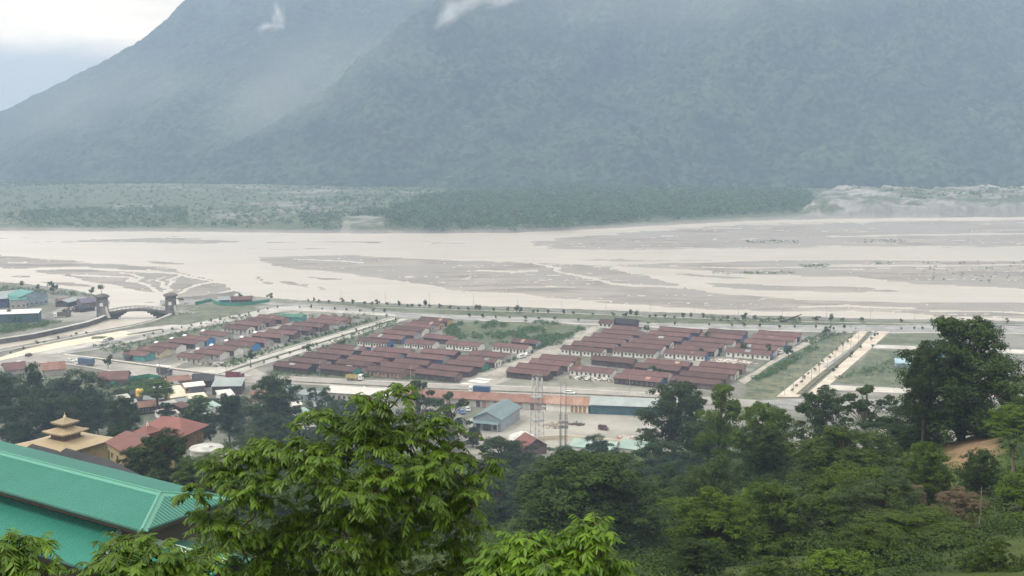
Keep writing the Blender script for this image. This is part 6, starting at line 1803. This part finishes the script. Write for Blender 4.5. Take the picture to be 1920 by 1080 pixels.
for i, (x, y, s, lb) in enumerate(((190, 548, 1.6, 'dark tree behind the left gate tower cap'), (172, 553, 1.8, 'pair-like dark tree left of the gate tower cap'), (100, 553, 2.2, 'brownish round tree right of the teal roofed house'), (70, 545, 1.6, 'dark tree by the river behind teal roofed house'), (42, 541, 1.5, 'dark tree at the river end of left compound'), (14, 602, 2.2, 'round grey green tree below the pale flat shed'), (30, 608, 1.8, 'green bush on the channel bank at left'),
                                   (203, 692, 1.7, 'dark bush on the roadside below the long truck'), (470, 684, 2.0, 'round green bush by the near corner of left block'), (579, 664, 1.5, 'green bush on the verge of the diagonal avenue'), (452, 565, 1.3, 'dark tree at the river corner by the green fence'), (506, 563, 1.2, 'dark tree right of the green fence'), (1440, 670, 1.6, 'dark tree in front of white fronted house in fourth column'), (1314, 669, 1.5, 'dark tree beside the blue gable in the third column'), (1326, 640, 1.5, 'dark tree among roofs of third column'),
                                   (1228, 706, 1.6, 'dark tree among roofs of the second column'), (1395, 662, 1.5, 'dark leafy tree standing against the white house front'), (1213, 625, 1.5, 'dark tree between first and second columns of right block'), (1478, 673, 2.0, 'dark tree beside the lane at right block'), (1549, 629, 1.4, 'dark tree at the top of the lane'), (640, 655, 1.4, 'dark tree at the edge of middle block rows'), (240, 672, 1.6, 'dark bush by the teal walled house'))):
    sapling(x, y, s, lb, None, name='tree', cat='tree')

# drift log on the shore
o = MB().tube([(0, 0, .3), (3, 0, .9), (7, .4, 2.6), (12, .6, 4.6)], [.7, .6, .5, .25], 7).tube([(0, 0, .4), (-2, 1, 1.8)], [.5, .15], 5).tube([(0, 0, .4), (-1.2, -1.4, 1.5)], [.45, .12], 5).build('fallen_tree', BARK)
o.location = G(1465, 604); tag(o, 'fallen dark tree trunk leaning out over the river embankment', 'fallen tree')

# ------------------------------------------------------------------ near pinnate-leaved trees


def fronds(bases, dirs, lens, npair, lf, rng):
    """drooping compound leaves: arched stalk with paired hanging leaflets"""
    N = len(bases); K = npair
    t = np.linspace(.22, 1.0, K)[None, :, None]
    B, D, L = bases[:, None], dirs[:, None], lens[:, None, None]
    droop = rng.uniform(.18, .62, (N, 1, 1))
    pos = B + D * L * t + np.array([0, 0, -1.0]) * L * droop * t ** 2
    tan = unit(D + np.array([0, 0, -2.0]) * droop * t)
    side = unit(np.cross(tan, np.array([0, 0, 1.0])))
    out = []
    for sg in (-1, 1):
        ld = unit(side * sg * .8 + tan * .5 + np.array([0, 0, -.42]) + rng.normal(size=pos.shape) * .14)
        out.append((pos, ld))
    out.append((pos[:, -1:], unit(tan[:, -1:] + np.array([0, 0, -.4]))))
    p = np.concatenate([o_[0].reshape(-1, 3) for o_ in out]); ld = np.concatenate([o_[1].reshape(-1, 3) for o_ in out])
    tone_f = rng.uniform(0, 1, N)
    tn = np.concatenate([np.repeat(tone_f, K), np.repeat(tone_f, K), tone_f])
    M = len(p)
    ln = lf * rng.uniform(.6, 1.3, (M, 1)); wd_ = ln * rng.uniform(.30, .42, (M, 1))
    up = unit(np.array([0, 0, 1.0]) + rng.normal(size=(M, 3)) * .25)
    s = unit(np.cross(ld, up)); nrm = unit(np.cross(s, ld))
    fold = wd_ * .35
    sag = np.array([0, 0, -1.0]) * ln * .18
    b_ = p; tip = p + ld * ln + sag
    q = lambda f_, w_, sg: p + ld * ln * f_ + sag * f_ * f_ + s * sg * wd_ * w_ - nrm * fold * w_
    m1, m2 = p + ld * ln * .35 + sag * .12, p + ld * ln * .7 + sag * .5
    v = np.stack([b_, q(.32, .5, 1), q(.68, .40, 1), tip, q(.68, .40, -1), q(.32, .5, -1), m1, m2], 1).reshape(-1, 3)
    i0 = np.arange(M)[:, None] * 8
    f = np.concatenate([i0 + np.array(a_) for a_ in ((0, 6, 1, 1), (6, 7, 2, 1), (7, 3, 2, 2), (0, 5, 6, 6), (6, 5, 4, 7), (7, 4, 3, 3))], 0)
    tone = np.repeat(np.clip(tn * .6 + rng.uniform(0, .38, M), 0, 1), 8)
    stalk = (pos, N, K)
    return v, f, tone, stalk


def near_tree(label, base_px, d, lobes, whorls, nf, lf, fl, seed, cat='tree', npair=6):
    """lobes: (px, py, radius px, depth shift); whorls of leaves at the twig tips of each lobe"""
    rng = np.random.default_rng(seed)
    g = hz_at((base_px - 960) * d / F, d)
    base = Vector(((base_px - 960) * d / F, d + .3, g))
    r = thing('tree', label, cat, base)
    C_ = [P(x, y, d + dd) for x, y, rp, dd in lobes]; R_ = [rp * .74 * (d + dd) / F for x, y, rp, dd in lobes]
    area = np.array(R_) ** 2; cnt = np.maximum(3, (area / area.sum() * whorls)).astype(int)
    cz = min(c.z for c in C_); fork = Vector((base.x, base.y, base.z + (cz - base.z) * .72))
    tr = MB(); tr.tube([(0, 0, -.4), tuple((fork - base) * .5 + Vector((.08, 0, 0))), tuple(fork - base)], [.13, .10, .08], 9)
    tr.build('trunk', BARK, r)
    br_ = MB(); W, WD = [], []
    order = sorted(range(len(C_)), key=lambda i: (C_[i] - fork).length)
    nodes = [(fork, .07)]
    for i in order:
        c = C_[i]
        pn, pr = min(nodes, key=lambda n: (n[0] - c).length + max(0, n[0].z - c.z) * 1.5)
        m_ = pn.lerp(c, .5) + Vector((rng.normal() * .06, rng.normal() * .06, -.10 * (c - pn).length))
        rr = max(pr * .66, .014)
        br_.tube([tuple(pn - base), tuple(m_ - base), tuple(c - base)], [rr, rr * .8, rr * .6], 6)
        nodes.append((c, rr))
        for k in range(cnt[i]):
            dv = unit(rng.normal(size=3) + np.array([0, -.25, .55]))
            tipv = c + Vector(dv * R_[i] * rng.uniform(.35, 1.15) * np.array([1, 1.3, .95]))
            mm = c.lerp(tipv, .5) + Vector((0, 0, -.03))
            br_.tube([tuple(c - base), tuple(mm - base), tuple(tipv - base)], [rr * .45, .008, .0045], 4)
            W.append(tipv); WD.append(dv)
    br_.build('branches', BARK, r)
    W = np.array([tuple(w_) for w_ in W]); WD = np.array(WD); n = len(W)
    az = rng.uniform(0, 2 * PI, (n, nf)); el = rng.uniform(-.1, .75, (n, nf))
    D = np.stack([np.cos(az) * np.cos(el), np.sin(az) * np.cos(el), np.sin(el)], -1) + WD[:, None] * .45
    D = unit(D).reshape(-1, 3); Bs = np.repeat(W, nf, 0)
    v, f, t, stalk = fronds(Bs, D, fl * rng.uniform(.6, 1.15, len(Bs)), npair, lf, rng)
    ob = np.array(tuple(base))
    # triangles repeat their last corner in f: split to tris and quads
    quads = f[f[:, 2] != f[:, 3]]; tris = f[f[:, 2] == f[:, 3]][:, :3]
    tri_all = np.concatenate([tris, quads[:, [0, 1, 2]], quads[:, [0, 2, 3]]])
    link('leaves', npmesh('leaves', v - ob, tri_all, LEAF['hero'], tone=t, smooth=True), r)
    # leaf stalks
    pos, N, K = stalk
    a_ = np.concatenate([Bs[:, None], pos], 1) - ob; w_ = .0035
    up = np.array([0, 0, w_]); sd = np.array([w_, 0, 0])
    vv = np.stack([a_ + up, a_ - sd, a_ + sd], 2).reshape(-1, 3); k1_ = K + 1
    idx = (np.arange(N)[:, None] * k1_ + np.arange(K)[None]).reshape(-1, 1) * 3
    ff = np.concatenate([np.concatenate([idx + i, idx + j, idx + 3 + j, idx + 3 + i], 1) for i, j in ((0, 1), (1, 2), (2, 0))])
    link('leaf_stalks', npmesh('leaf_stalks', vv, ff, mat('leaf_stalk', (.10, .13, .03), .6, .2, 3)), r)
    return r


near_tree('leafy near tree with drooping compound leaves filling the lower centre', 660, 14.0,
          [(718, 770, 36, .2), (640, 815, 52, .3), (560, 850, 62, 0), (600, 880, 66, -.3), (690, 830, 66, 0), (770, 830, 66, .2), (840, 850, 56, .1), (880, 905, 42, .2), (790, 905, 78, -.3), (470, 870, 46, .2), (420, 905, 44, 0), (480, 925, 60, -.2), (390, 960, 40, .1), (700, 920, 80, -.5), (610, 950, 72, .3), (860, 965, 52, 0), (440, 1000, 56, -.3), (530, 1010, 70, .1), (650, 1010, 84, -.3), (760, 990, 80, .1), (850, 1030, 66, .2), (400, 1050, 60, 0), (490, 1075, 70, -.2), (600, 1085, 84, .1), (720, 1080, 84, -.2), (820, 1095, 72, 0), (885, 1060, 40, .3), (350, 1085, 46, -.1), (425, 862, 22, .1), (590, 788, 20, .1), (372, 928, 20, -.2), (905, 868, 18, .2), (752, 742, 18, .1), (496, 832, 20, .2), (890, 940, 26, -.3), (690, 748, 16, 0), (815, 795, 22, .1)],
          400, 6, .088, .26, 101)
near_tree('bright leafy young tree at the bottom right of the near tree', 1030, 11.0, [(955, 1050, 46, 0), (1010, 1075, 60, -.2), (1060, 1040, 48, .1), (1110, 1010, 34, 0), (1125, 1055, 36, .1), (1080, 1085, 56, -.2), (930, 1085, 50, .1), (985, 1010, 24, .1)], 100, 7, .092, .25, 102)
near_tree('leafy sprig at the bottom left corner in front of green roof', 40, 10.0, [(30, 1030, 36, 0), (62, 1040, 34, .1), (10, 1070, 46, 0), (80, 1078, 40, -.1), (-30, 1050, 40, .1)], 26, 7, .088, .23, 103)
near_tree('leafy branch with drooping leaflets over the lower green roof', 250, 11.0, [(215, 1040, 34, 0), (262, 1028, 26, .1), (305, 1048, 36, 0), (185, 1070, 34, .1), (260, 1078, 48, -.1), (330, 1085, 46, 0), (375, 1060, 34, .1)], 38, 7, .088, .24, 104)

# ------------------------------------------------------------------ cloud wisps drifting against the slope


def cloud(px, py, d, wpx, hpx, dens, seed, tilt, depth=45, lo=.36, name='cloud'):
    c = P(px, py, d); s = d / F
    me = bpy.data.meshes.new('cloud')
    mb = MB(); n = 14
    prof = [(max(.02, math.sin(PI * i / n)), -math.cos(PI * i / n)) for i in range(n + 1)]
    mb.lathe(prof, k=22)
    m = bpy.data.materials.new('cloud_vapour'); m.use_nodes = True
    nt = m.node_tree; nd, lk = nt.nodes, nt.links; nd.remove(nd['Principled BSDF'])
    tc = nd.new('ShaderNodeTexCoord')
    ln = nd.new('ShaderNodeVectorMath'); ln.operation = 'LENGTH'; lk.new(tc.outputs['Object'], ln.inputs[0])
    fall = nd.new('ShaderNodeMapRange'); fall.interpolation_type = 'SMOOTHSTEP'; fall.inputs[1].default_value = .97; fall.inputs[2].default_value = .0; fall.inputs[3].default_value = 0; fall.inputs[4].default_value = 1; lk.new(ln.outputs['Value'], fall.inputs[0])
    nz_ = nd.new('ShaderNodeTexNoise'); nz_.noise_dimensions = '4D'; nz_.inputs['W'].default_value = seed; nz_.inputs['Scale'].default_value = 1.7; nz_.inputs['Detail'].default_value = 5; lk.new(tc.outputs['Object'], nz_.inputs['Vector'])
    th = rampv(nd, lk, nz_.outputs['Fac'], lo, .78)
    mu = nd.new('ShaderNodeMath'); mu.operation = 'MULTIPLY'; lk.new(fall.outputs[0], mu.inputs[0]); lk.new(th, mu.inputs[1])
    m2_ = nd.new('ShaderNodeMath'); m2_.operation = 'MULTIPLY'; m2_.inputs[1].default_value = dens; lk.new(mu.outputs[0], m2_.inputs[0])
    p_ = nd.new('ShaderNodeVolumePrincipled'); p_.inputs['Color'].default_value = (1, 1, 1, 1); lk.new(m2_.outputs[0], p_.inputs['Density'])
    lk.new(p_.outputs[0], nd['Material Output'].inputs['Volume'])
    o = mb.build(name, m)
    o.location = c; o.scale = (wpx * s, depth, hpx * s); o.rotation_euler = (0, -tilt, 0)
    tag(o, kind='stuff')


cloud(838, 32, 2240, 44, 22, .08, 1.3, .7)
cloud(868, 6, 2260, 60, 28, .06, 7.2, .45)
cloud(940, -2, 2260, 50, 22, .08, 2.3, .2)
cloud(522, 30, 2500, 17, 36, .06, 3.1, .1)
cloud(508, 50, 2500, 38, 13, .05, 4.1, .15)
cloud(575, 165, 2300, 310, 145, .0026, 9.3, .35, 240, .2, 'mist')
cloud(1250, -60, 2330, 800, 190, .0016, 12.3, .05, 260, .15, 'mist')
cloud(190, 190, 2500, 330, 120, .0014, 5.3, .3, 300, .2, 'mist')
